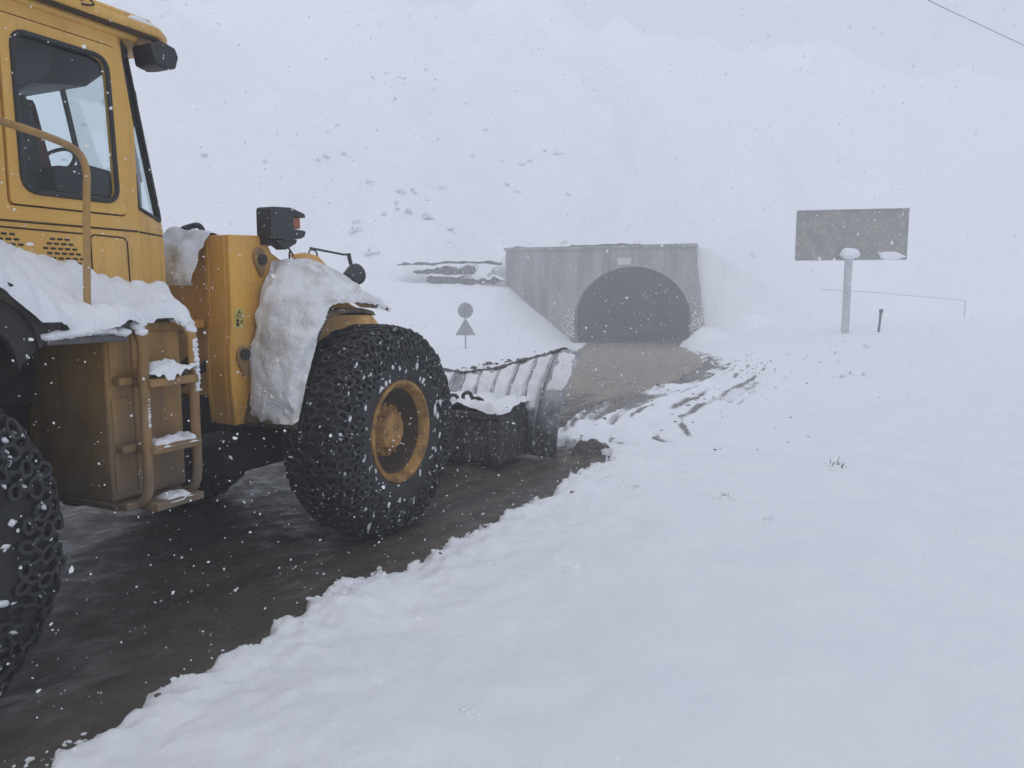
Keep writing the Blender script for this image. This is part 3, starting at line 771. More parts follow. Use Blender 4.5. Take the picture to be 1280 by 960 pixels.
# --- hood, rear body (mostly out of frame)
mb = MB(); mb.prism([(-.6, 1.1), (-.6, 2.2), (-.4, 2.45), (1.74, 2.5), (1.74, 1.1)], 4.2, 5.5)
hood = part(mb, 'hood', 'yellow', bevel=.06)
mb = MB(); mb.box((-.95, 4.0, .75), (-.55, 5.7, 1.6)); part(mb, 'counterweight', 'yellow', bevel=.06)
mb = MB()
for k in range(9): mb.box((-.63, 4.35, 1.65 + k*.06), (-.605, 5.35, 1.685 + k*.06))
part(mb, 'grille', 'dark_metal', hood)
mb = MB(); mb.tube([(.4, 5.1, 2.4), (.4, 5.1, 3.1), (.34, 5.1, 3.25)], .06, 12); part(mb, 'exhaust_pipe', 'dark_metal', hood)

# --- rear fender and walkway deck with drifted snow
def rear_fender(p0, p1):
    fp = [(2.36, 1.705), (2.335, 1.82), (2.27, 1.90), (2.14, 1.97), (1.9, 2.02), (1.2, 2.04), (.7, 1.98), (.42, 1.80)]
    fp = [(q.x, q.y) for q in smoothpath([(a, b, 0) for a, b in fp], 4)]
    dn = [(1.42 + (x - 1.42)*.93, .8 + (z - .8)*.94) for x, z in fp]
    m_ = MB(); m_.prism(fp + dn[::-1], p0, p1)
    m_.prism([(x, z) for x, z in dn] + [(1.42 + (x-1.42)*.9, .8 + (z-.8)*.9) for x, z in dn[::-1]], p0 + .02 if p0 < PC else p1 - .06, p0 + .06 if p0 < PC else p1 - .02)
    return part(m_, 'rear_fender', 'grime', smooth=40)
rear_fender(3.5, 4.15); rear_fender(5.55, 6.2)
mb = MB(); mb.box((2.3, 3.52, 1.70), (2.84, 4.15, 1.785)); mb.prism([(2.842, 3.6), (3.24, 3.6), (3.56, 4.15), (2.842, 4.15)], 1.765, 1.79, axis='z')
mb.box((2.33, 3.49, 1.665), (2.76, 3.60, 1.70))
deck = part(mb, 'walkway_deck', 'grey_steel', bevel=.006)
mb = MB(); mb.box((2.3, 5.55, 1.70), (3.5, 6.15, 1.785)); part(mb, 'walkway_deck', 'grey_steel', bevel=.006)
def deck_z(s, p):
    t = (np.asarray(p) - 3.5)/.6
    back = np.interp(s, [1.4, 2.0, 2.3, 2.52, 2.7, 2.9, 3.1, 3.6], [2.38, 2.34, 2.26, 2.19, 2.115, 2.035, 1.97, 1.95])
    front = np.interp(s, [1.4, 2.0, 2.15, 2.3, 2.4, 2.6, 3.6], [2.20, 2.16, 2.08, 1.93, 1.84, 1.81, 1.81])
    return front + (back - front)*sstep(t*.85 + .1)
us = np.linspace(1.5, 3.60, 190); vs = np.linspace(3.46, 4.12, 64)
U, Vv = np.meshgrid(us, vs, indexing='ij')
edge_b = 3.475 + .075*sstep((U - 2.8)/.1)
edge_p = edge_b + (.024*fbm(U*6, U*0, 0, 3, 61) + .016*fbm(U*22, U*0, 0, 3, 67))*np.clip(1 - (Vv - 3.46)/.16, 0, 1)
Vw = edge_p + (4.12 - edge_p)*(Vv - 3.46)/.66
edge_s = np.clip((3.25 + .62*(Vw - 3.57) + .02*fbm(Vw*9, Vw*0, 0, 3, 62) - U)/.10, 0, 1)
tt = np.clip((Vw - edge_p)/.11, 0, 1)
rim = np.sqrt(np.clip(1 - (1 - tt)**2, 0, 1))*np.sqrt(np.clip(1 - (1 - edge_s)**2, 0, 1))
top = deck_z(U, Vw) + .035*fbm(U*5, Vw*5, 0, 4, 63) + .018*fbm(U*16, Vw*16, 0, 3, 64)
base = np.where(U < 2.3, deck_z(U, Vw) - .16, 1.775 - .045*np.clip(.4 + fbm(U*9, U*0, 0, 4, 66), 0, 2))
lim = 3.25 + .62*(Vw - 3.57) + .02*fbm(Vw*9, Vw*0, 0, 3, 62)
U = np.minimum(U, lim)
Zs = base + (np.maximum(top, base + .09) - base)*rim
mb = MB(); mb.grid(LV(np.stack([U, Vw, Zs], -1)))
mb.build('snow_cover', 'snow', deck, smooth=180)
def ridge(path, r, seed, name='snow_cover', parent=None, mat='snow'):
    mb = MB()
    pl = np.array([tuple(q) for q in smoothpath(path, 12)]); dd_ = np.r_[0, np.cumsum(np.linalg.norm(np.diff(pl, axis=0), axis=1))]
    tt_ = np.arange(0, dd_[-1], r*.8)
    pts = [Vector([np.interp(u_, dd_, pl[:, k_]) for k_ in range(3)]) for u_ in tt_]
    for i, q in enumerate(pts):
        k = r*(.7 + .5*random.random())
        mb.blob((q.x, q.y, q.z + .35*k), (k*1.7, k*1.1, k*.9), seed + i, 0, 2, .35)
    return part(mb, name, mat, parent, smooth=180)
ridge([(2.34, 3.50, 1.70), (2.5, 3.49, 1.712), (2.62, 3.50, 1.72), (2.75, 3.49, 1.70)], .022, 70, parent=deck)
ridge([(2.60, 3.53, 1.69), (2.74, 3.54, 1.695)], .018, 90, parent=deck)

# --- tank box with ladder
mb = MB()
mb.box((2.72, 3.62, .80), (3.20, 4.30, 1.762))
mb.prism([(2.72, .80), (2.76, .74), (3.16, .74), (3.20, .80)], 3.64, 4.28)
box = part(mb, 'tank_box', 'muddy_yellow', bevel=.02)
mb = MB(); mb.box((2.735, 3.611, 1.40), (2.83, 3.6195, 1.69)); mb.box((2.735, 3.611, .86), (2.83, 3.6195, 1.36)); mb.box((2.87, 3.612, .84), (3.17, 3.6195, 1.70))
part(mb, 'side_panel', 'muddy_yellow', box, bevel=.008)
mb = MB(); mb.box((2.895, 3.606, 1.655), (2.955, 3.6115, 1.715)); stp = part(mb, 'sticker', 'sticker_grey', box)
mb = MB()
for (a, b, c, d) in ((2.905, 1.662, 2.945, 1.666), (2.905, 1.70, 2.945, 1.704), (2.905, 1.662, 2.909, 1.704), (2.941, 1.662, 2.945, 1.704), (2.915, 1.672, 2.93, 1.68), (2.92, 1.684, 2.938, 1.69)):
    mb.box((a, 3.6035, b), (c, 3.6058, d))
part(mb, 'pictogram', 'ink', stp, smooth=0)
lad = empty('ladder', (0, 0, 0), parent=loader)
for s0, dz in ((2.835, 0), (3.165, 0)):
    mb = MB(); mb.tube(smoothpath([(s0 - .02, 3.66, 1.745), (s0 - .005, 3.56, 1.74), (s0, 3.50, 1.69), (s0 + .005, 3.49, 1.6), (s0, 3.49, 1.2), (s0, 3.50, .85), (s0 - .01, 3.60, .77)], 5), .027, 10)
    part(mb, 'ladder_rail', 'muddy_yellow', lad)
    ridge([(s0 - .01, 3.60, 1.755), (s0, 3.53, 1.745), (s0 + .002, 3.485, 1.69)], .024, int(s0*100), parent=lad)
ridge([(3.17, 3.475, 1.66), (3.172, 3.465, 1.5), (3.17, 3.468, 1.36)], .010, 333, parent=lad)
ridge([(2.84, 3.47, 1.35), (2.84, 3.468, 1.2)], .006, 353, parent=lad)
for k, z in enumerate((1.46, 1.10, .79)):
    mb = MB(); mb.box((2.84, 3.44, z - .045), (3.16, 3.60, z)); mb.box((2.74, 3.55, z - .03), (2.82, 3.61, z + .01))
    rg = part(mb, 'ladder_rung', 'muddy_yellow', lad, bevel=.006)
    th = (.045, .025, .02)[k]
    us = np.linspace(2.85, 3.155, 30) if k < 2 else np.linspace(2.92, 3.08, 30)
    P = np.stack(np.meshgrid(us, np.linspace(3.435, 3.60, 14), indexing='ij') + [np.full((30, 14), z)], -1)
    mb = MB(); mb.grid(LV(snow_sheet(P, th*1.5, 80 + k, (0, 0, 1), edge=.16, lump=.6, freq=14)))
    mb.build('snow_cover', 'snow', rg, smooth=180)

# --- wheels
WR, WW = .80, .275
def tyre_prof():
    return [(.40, -.235), (.43, -.265), (.50, -.282), (.58, -.288), (.66, -.282), (.72, -.268), (.765, -.24), (.79, -.20), (.80, -.12), (.803, 0),
            (.80, .12), (.79, .20), (.765, .24), (.72, .268), (.66, .282), (.58, .288), (.50, .282), (.43, .265), (.40, .235)]
def make_wheel():
    mb = MB()
    mb.lathe([(.345, -.20), (.36, -.235), (.372, -.262), (.385, -.272), (.412, -.268), (.418, -.25), (.40, -.22), (.385, .22), (.37, .27), (.40, .275), (.36, .26), (.34, .1), (.2, .06)], 64)
    w = mb.build('wheel', 'rim_yellow', loader, smooth=45)
    mb = MB(); mb.lathe([(.10, -.02), (.29, -.015), (.325, -.05), (.347, -.199)], 64)
    mb.build('rim_barrel', 'barrel', w, smooth=45)
    mb = MB(); mb.lathe([(.23, -.02), (.215, -.085), (.21, -.115), (.175, -.125), (.158, -.165), (.145, -.18), (.02, -.185), (.0, -.185)], 40)
    for k in range(14):
        a = 2*PI*k/14; mb.tube([(.196*math.cos(a), -.11, .196*math.sin(a)), (.196*math.cos(a), -.142, .196*math.sin(a))], .013, 6)
    mb.tube([(.06, -.185, .03), (.06, -.197, .03)], .025, 8)
    mb.build('hub', 'rim_yellow', w, smooth=40)
    mb = MB(); mb.lathe(tyre_prof(), 72)
    NL = 26
    for k in range(NL):              # tread lugs
        for sd in (-1, 1):
            a0 = 2*PI*(k + (.5 if sd > 0 else 0))/NL
            pts = []
            for (y, r, da) in ((.02, .80, .02), (.13, .80, .06), (.21, .79, .10), (.262, .72, .12)):
                for w_ in (-.055, .055):
                    for rr_ in (r - .02, r + .028):
                        a = a0 + da + w_*(.8/max(r, .1))
                        pts.append((rr_*math.cos(a), sd*y, rr_*math.sin(a)))
            fs = []
            for i in range(3):
                b = i*4
                fs += [(b+1, b+3, b+7, b+5), (b, b+1, b+5, b+4), (b+2, b+6, b+7, b+3)]
            fs += [(0, 2, 3, 1), (12, 13, 15, 14)]
            mb.add(pts, fs)
    mb.build('tyre', 'rubber', w, smooth=40)
    # protection chain: rings joined by short links over tread and sidewalls
    prof = [(.60, -.30), (.70, -.292), (.785, -.26), (.825, -.19), (.835, -.095), (.838, 0), (.835, .095), (.825, .19), (.785, .26), (.70, .292), (.60, .30)]
    mb = MB(); NC = 42
    def PT(i, a):
        r, y = prof[i]; return Vector((r*math.cos(a), y, r*math.sin(a)))
    for i, (r, y) in enumerate(prof):
        i0, i1 = max(i-1, 0), min(i+1, len(prof)-1)
        tr_, ty_ = prof[i1][0] - prof[i0][0], prof[i1][1] - prof[i0][1]
        l_ = math.hypot(tr_, ty_); nr, ny = ty_/l_, -tr_/l_
        nn_ = NC if i not in (0, 10) else NC
        for k in range(nn_):
            a = 2*PI*(k + (.5 if i % 2 else 0))/nn_
            c = PT(i, a)
            er = Vector((math.cos(a), 0, math.sin(a))); et = Vector((-math.sin(a), 0, math.cos(a))); ey = Vector((0, 1, 0))
            nrm = (er*nr + ey*ny).normalized(); tan2 = nrm.cross(et)
            if random.random() < .035: continue
            jit = random.uniform(.78, 1.15); tl = random.uniform(-1.2, 1.2)
            c = c + et*random.gauss(0, .008) + tan2*random.gauss(0, .008) + nrm*random.gauss(0, .003)
            nrm = (nrm + et*random.gauss(0, .14) + tan2*random.gauss(0, .14)).normalized(); tan2 = nrm.cross(et)
            A = et*math.cos(tl) + tan2*math.sin(tl); B = nrm.cross(A)
            Rm = .036*jit if 0 < i < 10 else .030; rm = .0125
            ring = [c + (A*math.cos(2*PI*q/9)*1.15 + B*math.sin(2*PI*q/9)*.85)*Rm for q in range(9)]
            vs, fs = [], []
            for q in range(9):
                od = (ring[q] - c).normalized()
                for e in range(4):
                    b = PI/4 + PI/2*e
                    vs.append(ring[q] + (od*math.cos(b) + nrm*math.sin(b))*rm)
            for q in range(9):
                for e in range(4): fs.append((q*4+e, q*4+(e+1) % 4, ((q+1) % 9)*4+(e+1) % 4, ((q+1) % 9)*4+e))
            mb.add(vs, fs)
            if i < len(prof) - 1:
                for dk in (-.5, .5):
                    c2 = PT(i+1, a + 2*PI*dk/nn_)
                    mb.tube([c.lerp(c2, .27) + nrm*.006, c.lerp(c2, .73) + nrm*.006], .012, 5)
    mb.build('tyre_chain', 'chain', w, smooth=60)
    mb = MB()                       # packed snow caught in chain and tread
    rnd = random.Random(5)
    for k in range(170):
        a = rnd.uniform(0, 2*PI); q = rnd.random()
        if q < .74: r, y, th = rnd.uniform(.45, .80), -.292, 0
        elif q < .80: r, y, th = rnd.uniform(.5, .8), .29, 0
        else: r, y, th = .835, rnd.uniform(-.25, .25), 1
        if not th: y = float(np.interp(r, [.43, .50, .58, .66, .74, .80], [-.268, -.288, -.298, -.298, -.28, -.235]))*(1 if q < .74 else -1)
        sz = abs(rnd.gauss(0, .0085)) + .0035 + (.008 if rnd.random() < .06 else 0)
        e1 = rnd.uniform(1, 2.6)
        c = (r*math.cos(a), y, r*math.sin(a))
        b0 = MB().blob((0, 0, 0), (sz, sz*.5, sz*e1), k, 0, 1, .5)
        R_ = Matrix.Rotation(rnd.gauss(0, .5), 3, 'Y') if not th else Matrix.Rotation(-a, 3, 'Y') @ Matrix.Rotation(PI/2, 3, 'Z')
        mb.add([Vector(c) + R_ @ Vector(v) for v in b0.v], b0.f)
    tag(mb.build('packed_snow', 'snow', w, smooth=180), kind='stuff')
    return w
wheel = make_wheel()
def place_wheel(o, s, p, spin, far):
    o.location = (s - S0, p - PC, .80 + .018)
    o.rotation_euler = (0, spin, PI if far else 0)
place_wheel(wheel, 5.15, 3.67, .3, False)
for s, p, sp, fr in ((5.15, 5.82, 1.1, True), (1.49, 3.67, 2.0, False), (1.54, 5.85, .7, True)):
    c = wheel.copy(); COL.objects.link(c); c.parent = loader
    for ch_ in wheel.children:
        k = ch_.copy(); COL.objects.link(k); k.parent = c
    place_wheel(c, s, p, sp, fr)

# --- plough: carrier box and V-shaped moldboard
mb = MB()
mb.box((7.45, 3.66, .07), (8.35, 6.04, .60)); mb.prism([(7.45, .60), (7.62, .66), (8.2, .66), (8.35, .60)], 3.68, 6.02)
mb.box((7.1, 4.2, .15), (7.46, 4.5, .55)); mb.box((7.1, 5.2, .15), (7.46, 5.5, .55)); mb.box((7.42, 3.68, .55), (7.452, 6.02, .63))
for p in (3.75, 4.3, 4.85, 5.4, 5.95): mb.prism([(7.44, .1), (7.40, .2), (7.40, .5), (7.44, .56)], p, p + .04)
carrier = part(mb, 'plow_carrier', 'carrier', bevel=.015)
us = np.stack(np.meshgrid(np.linspace(7.42, 8.25, 40), np.linspace(3.64, 6.06, 90), indexing='ij'), -1)
P = np.concatenate([us, np.full(us.shape[:2] + (1,), .63)], -1)
mb = MB(); mb.grid(LV(snow_sheet(P, .09, 91, (0, 0, 1), edge=.05, lump=.6, freq=6)))
mb.build('snow_cover', 'snow', carrier, smooth=180)
mb = MB()
for k, (p, sz) in enumerate(((3.98, .03), (4.12, .09), (4.3, .05))):
    mb.tube(smoothpath([(7.75, p, .62), (7.70, p + .05, .70 + sz), (7.74, p + .16, .70 + sz*.6), (7.9, p + .22, .62)]), .022, 8)
part(mb, 'hydraulic_hose', 'black_plastic', carrier)

def mold(t, v):
    """t: 0 outer near end .. 1 centre; v: 0 bottom .. 1 top -> s,p,z (near wing)"""
    h = np.interp(t, [0, .12, .35, .7, 1], [1.24, 1.28, 1.16, .98, .90])
    s = 8.06 + .42*t; p = 3.28 + 1.57*t
    z = .03 + (h - .03)*v
    bend = .42*(v - .35)**2*np.sign(v - .35) + .10*np.clip(.35 - v, 0, 1)
    s = s + np.where(v > .35, .62*(v - .35)**2, .15*(.35 - v)) + .05*0
    p = p - .22*v**1.5*(1 - t)
    return s, p, z
def mold_grid(nt_, nv_, off=0.0, t0=0, t1=1, v0=0, v1=1, mirror=False):
    t, v = np.meshgrid(np.linspace(t0, t1, nt_), np.linspace(v0, v1, nv_), indexing='ij')
    s, p, z = mold(t, v)
    if mirror: p = 2*PC - p
    return np.stack([s + off, p, z], -1)
def shell(front, back):
    mb = MB(); mb.grid(back); mb.grid(front)
    a, b = back.shape[:2]; n = a*b
    I = np.arange(n).reshape(a, b)
    rim = list(I[:, 0]) + list(I[-1, 1:]) + list(I[::-1, -1][1:]) + list(I[0, ::-1][1:])
    for x, y in zip(rim[:-1], rim[1:]): mb.f.append([int(x), int(y), int(y) + n, int(x) + n]); mb.m.append(0)
    return mb
blades = []
for mir in (False, True):
    b = part(shell(mold_grid(40, 24, .035, mirror=mir), mold_grid(40, 24, 0, mirror=mir)), 'plow_blade', 'plow_back', smooth=50)
    blades.append(b)
    for t in (.19, .33, .48, .64, .80, .96):
        v = np.linspace(.06, .97, 14)
        s, p, z = mold(np.full(14, t), v)
        if mir: p = 2*PC - p
        mb = MB()
        poly_o = [(s[i], p[i], z[i]) for i in range(14)]
        dep = .014 + .028*np.sin(np.linspace(.2, PI*.95, 14))
        vs, fs = [], []
        for i in range(14):
            for dp in (-.014, .014):
                vs.append((s[i] + .004, p[i] + dp, z[i])); vs.append((s[i] - dep[i], p[i] + dp, z[i]))
        for i in range(13):
            k = i*4; fs += [(k, k+1, k+5, k+4), (k+2, k+6, k+7, k+3), (k+1, k+3, k+7, k+5)]
        fs += [(0, 2, 3, 1), (52, 53, 55, 54)]
        mb.add(vs, fs)
        part(mb, 'rib', 'plow_rib', b, smooth=30)
    # rubber lip with lumps of frozen slush along the top edge
    mb = MB(); t = np.linspace(.10, 1, 40); s, p, z = mold(t, np.ones(40))
    if mir: p = 2*PC - p
    mb.tube([(s[i] + .01, p[i], z[i] + .008) for i in range(40)], [.008 + .012*random.random() for _ in range(40)], 6)
    for k in range(16):
        i = random.randrange(40); mb.blob((s[i], p[i], z[i]), (.035, .05, .03), k, 0, 1, .4)
    part(mb, 'top_lip', 'grey_steel', b)
    # snow frozen on the upper back between ribs
    for q, (t0, t1) in enumerate(((.005, .17), (.205, .32), (.345, .47), (.495, .63), (.655, .79), (.815, .95))):
        v0 = (.62, .44, .40, .38, .40, .40)[q]
        G = mold_grid(22, 40, -.004, t0, t1, v0, .985, mir)
        mb = MB(); mb.grid(LV(snow_sheet(G, .045 if q else .015, 100 + q, (-1, 0, .5), edge=.12, lump=.5, freq=7, rag=.6)))
        mb.build('snow_cover', 'snow', b, smooth=180)
mb = MB(); mb.box((8.3, 4.1, .12), (8.52, 5.6, .5)); mb.tube([(7.6, 4.2, .35), (8.3, 3.8, .4)], .05, 10); mb.tube([(7.6, 5.5, .35), (8.3, 5.9, .4)], .05, 10)
part(mb, 'plow_mount', 'dark_metal', carrier, bevel=.01)

# ------------------------------------------------------------------ tunnel portal
def PW(a, b, z): v = PA + PU*a + PB*b; return (v.x, v.y, z)
PR = math.atan2(PU.y, PU.x)
portal = empty('tunnel_portal', (PA.x, PA.y, TZ), PR)
tag(portal, 'grey concrete tunnel portal with a dark arched mouth under the snowy hill', 'tunnel portal')
AC, AH, SP = 9.42, 4.12, 1.35          # arch centre, half width, springing height above floor
def arch(h=0.0, n=28):
    pts = [(AC - AH*.93 - h, -.4), (AC - AH - h, 1.0)]
    for k in range(n + 1):
        a = PI - PI*k/n
        pts.append((AC + (AH + h)*math.cos(a), SP + .35 + (3.72 + h)*math.sin(a)))
    pts += [(AC + AH + h, 1.0), (AC + AH*.93 + h, -.4)]
    return pts
TOPZ = 5.13 - TZ
mb = MB()
outer = [(0, -.9), (0, TOPZ)] + [(13.62, TOPZ + .03), (14.75, -.9)]
ar = arch()
poly = [(0, -.9), (0, TOPZ), (13.62, TOPZ + .03), (14.75, -.9), (AC + AH*.93, -.9)] + ar[::-1] + [(AC - AH*.93, -.9)]
mb.prism(poly, 0, .6)
wallp = mb.build('portal_wall', 'concrete', portal, smooth=30)
mb = MB(); mb.box((-.1, -.12, TOPZ + .005), (13.75, .75, TOPZ + .22)); mb.build('coping', 'concrete', portal, smooth=0)
mb = MB()
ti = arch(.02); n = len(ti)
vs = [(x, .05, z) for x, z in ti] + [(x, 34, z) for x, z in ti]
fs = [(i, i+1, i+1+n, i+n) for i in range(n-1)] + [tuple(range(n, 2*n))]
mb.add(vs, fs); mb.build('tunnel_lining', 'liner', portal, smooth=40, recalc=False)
mb = MB(); mb.box((AC - AH - .2, .62, -.35), (AC + AH + .2, 34, -.06)); mb.build('tunnel_floor', 'liner', portal, smooth=0)
mb = MB(); mb.box((8.4, -.06, 5.55), (9.35, -.004, 6.02)); mb.build('name_plate', 'plate', portal, smooth=0)
mb = MB()
for k in range(9):
    mb.tube([(4.2 + random.uniform(0, 1.2), -.03, random.uniform(.8, 3.2)), (4.2 + random.uniform(0, 1.2), -.03, random.uniform(.8, 3.2))], .02, 4)
mb = MB()
for k in range(240):
    sd = random.random() < .45
    z = abs(random.gauss(0, 1.1)) + .1
    if z > 3.2: continue
    a = (13.55 + random.uniform(0, .9) - z*.08) if not sd else 5.3 - abs(random.gauss(0, .45))
    r = random.uniform(.02, .06)
    mb.blob((a, -.02 if sd else -.02, z + .3), (r*1.3, .04, r), k, 0, 1, .5)
tag(mb.build('snow_splatter', 'snow', portal, smooth=180), kind='stuff')
us = np.stack(np.meshgrid(np.linspace(-.1, 13.75, 120), np.linspace(-.14, .76, 10), indexing='ij'), -1)
P = np.concatenate([us, np.full(us.shape[:2] + (1,), TOPZ + .225)], -1)
mb = MB(); mb.grid(snow_sheet(P, .16, 45, (0, 0, 1), edge=.02, lump=.5, freq=1.5, rag=.3)); mb.build('snow_cap', 'snow', portal, smooth=180)

# fallen rails at the foot of the portal's left side
mb = MB()
for k in range(2):
    mb.tube([PW(3.6 + k*.45, -1.0, TZ + 1.0), PW(4.5 + k*.45, -1.3, TZ + .12)], .06, 6)
o = mb.build('fallen_barrier', 'rock'); tag(o, 'two dark rails leaning in the snow at the left foot of the tunnel portal', 'barrier')

# stone ledges on the bank left of the portal
def ledge(x0, x1, y, z0, z1, hgt, seed, label):
    mb = MB(); n = 140
    xs = np.linspace(x0, x1, n)
    h = hgt*(.75 + .35*fbm(xs*2.3, xs*0 + seed, 0, 4, seed)); h = np.clip(h, .03, None)*np.clip(np.minimum(np.arange(n), np.arange(n)[::-1])/5, .15, 1)
    base = np.linspace(z0, z1, n) + .12*fbm(xs*.5, xs*0, 0, 3, seed + 9)
    yy = y + (xs - x0)*-.10 + .25*fbm(xs*.7, xs*0, 0, 3, seed + 4)
    rows = []
    for dz, dy in ((-.6, .12), (.0, .05), (.5, 0), (1.0, .03), (1.0, .9)):
        rows.append(np.stack([xs, yy + dy + .07*fbm(xs*4, xs*0 + dz, 0, 3, seed + 2), base + dz*h], -1))
    mb.grid(np.stack(rows, 1))
    o = mb.build('stone_ledge', 'rock', smooth=40)
    P = np.stack([np.stack([xs, yy - .1 + k*1.2/9, base + h + .01 + .0*xs], -1) for k in range(10)], 1)
    mb = MB(); mb.grid(snow_sheet(P, .18, seed + 30, (0, 0, 1), edge=.03, lump=.5, freq=1.2)); mb.build('snow_cap', 'snow', o, smooth=180)
    tag(o, label, 'stone ledge')
LEDGES = [(-8.6, -.7, 57.6, 4.05, 4.2, .16, 3, 'long thin uppermost stone ledge in the snowy bank left of the tunnel portal'),
          (-7.2, -2.6, 57.0, 3.5, 3.55, .36, 5, 'short thick dark stone ledge between two thinner ones left of the tunnel portal'),
          (-6.2, -.6, 56.4, 2.85, 2.95, .30, 8, 'lowest stone ledge on the snowy bank left of the tunnel portal')]
for l in LEDGES: ledge(*l)

# ------------------------------------------------------------------ signs, posts, wires
def sign_post(x, y):
    z = gz(x, y)
    r = empty('road_sign', (x, y, z), .06)
    tag(r, 'grey backs of a round and a triangular road sign on one thin post', 'road sign')
    mb = MB(); mb.tube([(0, 0, -.4), (0, 0, 2.42)], .038, 10); mb.build('post', 'sign_back', r)
    mb = MB(); mb.prism([(.40*math.cos(a), 1.98 + .40*math.sin(a)) for a in np.linspace(0, 2*PI, 33)[:-1]], .05, .07); mb.build('round_sign', 'sign_back', r, smooth=30, bevel=.004)
    mb = MB(); mb.prism(rrect([(-.53, .70), (0, 1.60), (.53, .70)], .05, 3), .05, .07); mb.build('triangular_sign', 'sign_back', r, smooth=30, bevel=.004)
    mb = MB(); mb.box((-.2, .041, 1.86), (.2, .0495, 1.92)); mb.build('bracket', 'sign_back', r)
    mb = MB(); mb.box((-.25, .041, .9), (.25, .0495, .95)); mb.build('bracket', 'sign_back', r)
sign_post(-2.40, 40.0)

bx, by = 14.62, 34.0
bb = empty('billboard', (bx, by, gz(bx, by)), math.radians(-13))
tag(bb, 'blank grey brown billboard on a single thick pole in the snowy field', 'billboard')
BH = 3.22                         # panel's lower edge above the pole's foot
mb = MB(); mb.tube([(0, 0, -.6), (0, 0, 3.40)], .165, 16); mb.tube([(0, 0, 3.16), (0, 0, 3.26)], .2, 16); mb.build('pole', 'post', bb)
mb = MB(); mb.box((-2.14, .17, BH), (2.32, .30, BH + 2.1)); pn = mb.build('panel', 'board', bb, bevel=.01)
mb = MB()
for (a, b) in (((-2.18, .15, BH - .04), (2.36, .32, BH - .002)), ((-2.18, .15, BH + 2.102), (2.36, .32, BH + 2.14)), ((-2.18, .15, BH), (-2.142, .32, BH + 2.1)), ((2.322, .15, BH), (2.36, .32, BH + 2.1))): mb.box(a, b)
mb.build('frame', 'sign_back', pn, smooth=0)
mb = MB(); mb.blob((.02, -.05, 3.44), (.40, .3, .26), 5, 0, 3, .18); mb.blob((-.08, -.1, 3.5), (.26, .2, .2), 8, 0, 3, .2); mb.build('snow_cap', 'snow', bb, smooth=180)
mb = MB(); mb.blob((1.65, .16, BH + .12), (.42, .05, .18), 9, 0, 3, .3); mb.blob((2.02, .16, BH + .08), (.25, .05, .09), 10, 0, 3, .3); mb.build('stuck_snow', 'snow', pn, smooth=180)

mx, my = 15.9, 33.6
mk = empty('marker_post', (mx, my, gz(mx, my)), 0); mk.rotation_euler = (.0, math.radians(4), 0)
tag(mk, 'short dark marker post leaning beside the foot of the billboard', 'marker post')
mb = MB(); mb.tube([(0, 0, -.3), (0, 0, .98)], .055, 8); mb.build('post', 'rock', mk)
mb = MB(); mb.tube([(0, 0, .84), (0, 0, .99)], .085, 8); mb.build('cap', 'dark_metal', mk)

pl = empty('pipeline', (22, 66, 0)); tag(pl, 'thin raised pale pipe fading into the mist behind the billboard', 'pipe')
mb = MB(); mb.tube([(-6, 2, 2.75), (0, 1, 2.6), (8, .3, 2.2), (16, -.8, 1.45)], .035, 8); mb.build('pipe', 'post', pl)
for q, zz in (((-4, 1.6), 2.7), ((3.5, .6), 2.4), ((16, -.8), 1.45)):
    mb = MB(); g = gz(22 + q[0], 66 + q[1]); mb.tube([(q[0], q[1], g - .5), (q[0], q[1], zz)], .05, 8); mb.build('support', 'post', pl)

mb = MB(); pts = []
for k in range(41):
    d_ = -22 + k*2.6; pts.append(Vector((6.9 + .81*d_, 14 + .59*d_, 7.02 + .0008*(d_ - 8)**2)))
mb.tube(pts, .008, 6); o = mb.build('overhead_cable', 'sign_back'); tag(o, 'thin dark overhead cable crossing the white sky at the upper right', 'cable')

# ------------------------------------------------------------------ shrubs and grass
def shrub_mesh(seed, name='hill_shrub'):
    r = random.Random(seed); mb = MB()
    for k in range(34):
        a = r.uniform(0, 2*PI); el = r.uniform(.2, 1.3); ln = r.uniform(.35, .8)
        b = Vector((r.gauss(0, .12), r.gauss(0, .12), -.05))
        d = Vector((math.cos(a)*math.cos(el), math.sin(a)*math.cos(el), math.sin(el)))
        m = b + d*ln*.6 + Vector((0, 0, .05)); e = b + d*ln + Vector((r.gauss(0, .06), r.gauss(0, .06), -.02))
        mb.tube([b, m, e], [.020, .014, .006], 4)
        if r.random() < .6: mb.blob(m + Vector((0, 0, .03)), (.10, .10, .05), seed*50 + k, 1, 1, .4)
    for k in range(5): mb.blob((r.gauss(0, .3), r.gauss(0, .3), .02), (.3, .3, .14), seed*9 + k, 1, 2, .3)
    o = mb.build(name, ['twig', 'snow'], smooth=60)
    return o
protos = [shrub_mesh(s) for s in (1, 2, 3)]
used = [False]*3
rs = random.Random(23); cnt = 0; clusters = []
SHG = 'snow laden shrubs on the hillside'; SHL = 'small dark shrub half buried in snow on the white hillside'
def put_shrub(x, y, sc):
    global cnt
    k = rs.randrange(3); o = protos[k]
    if used[k]:
        o = o.copy(); COL.objects.link(o)
    used[k] = True
    o.location = (x, y, gz(x, y)); o.rotation_euler = (rs.gauss(0, .15) + .3, rs.gauss(0, .15), rs.uniform(0, 6)); o.scale = (sc*1.3, sc*1.3, sc)
    tag(o, SHL, 'shrub', SHG); cnt += 1
tries = 0
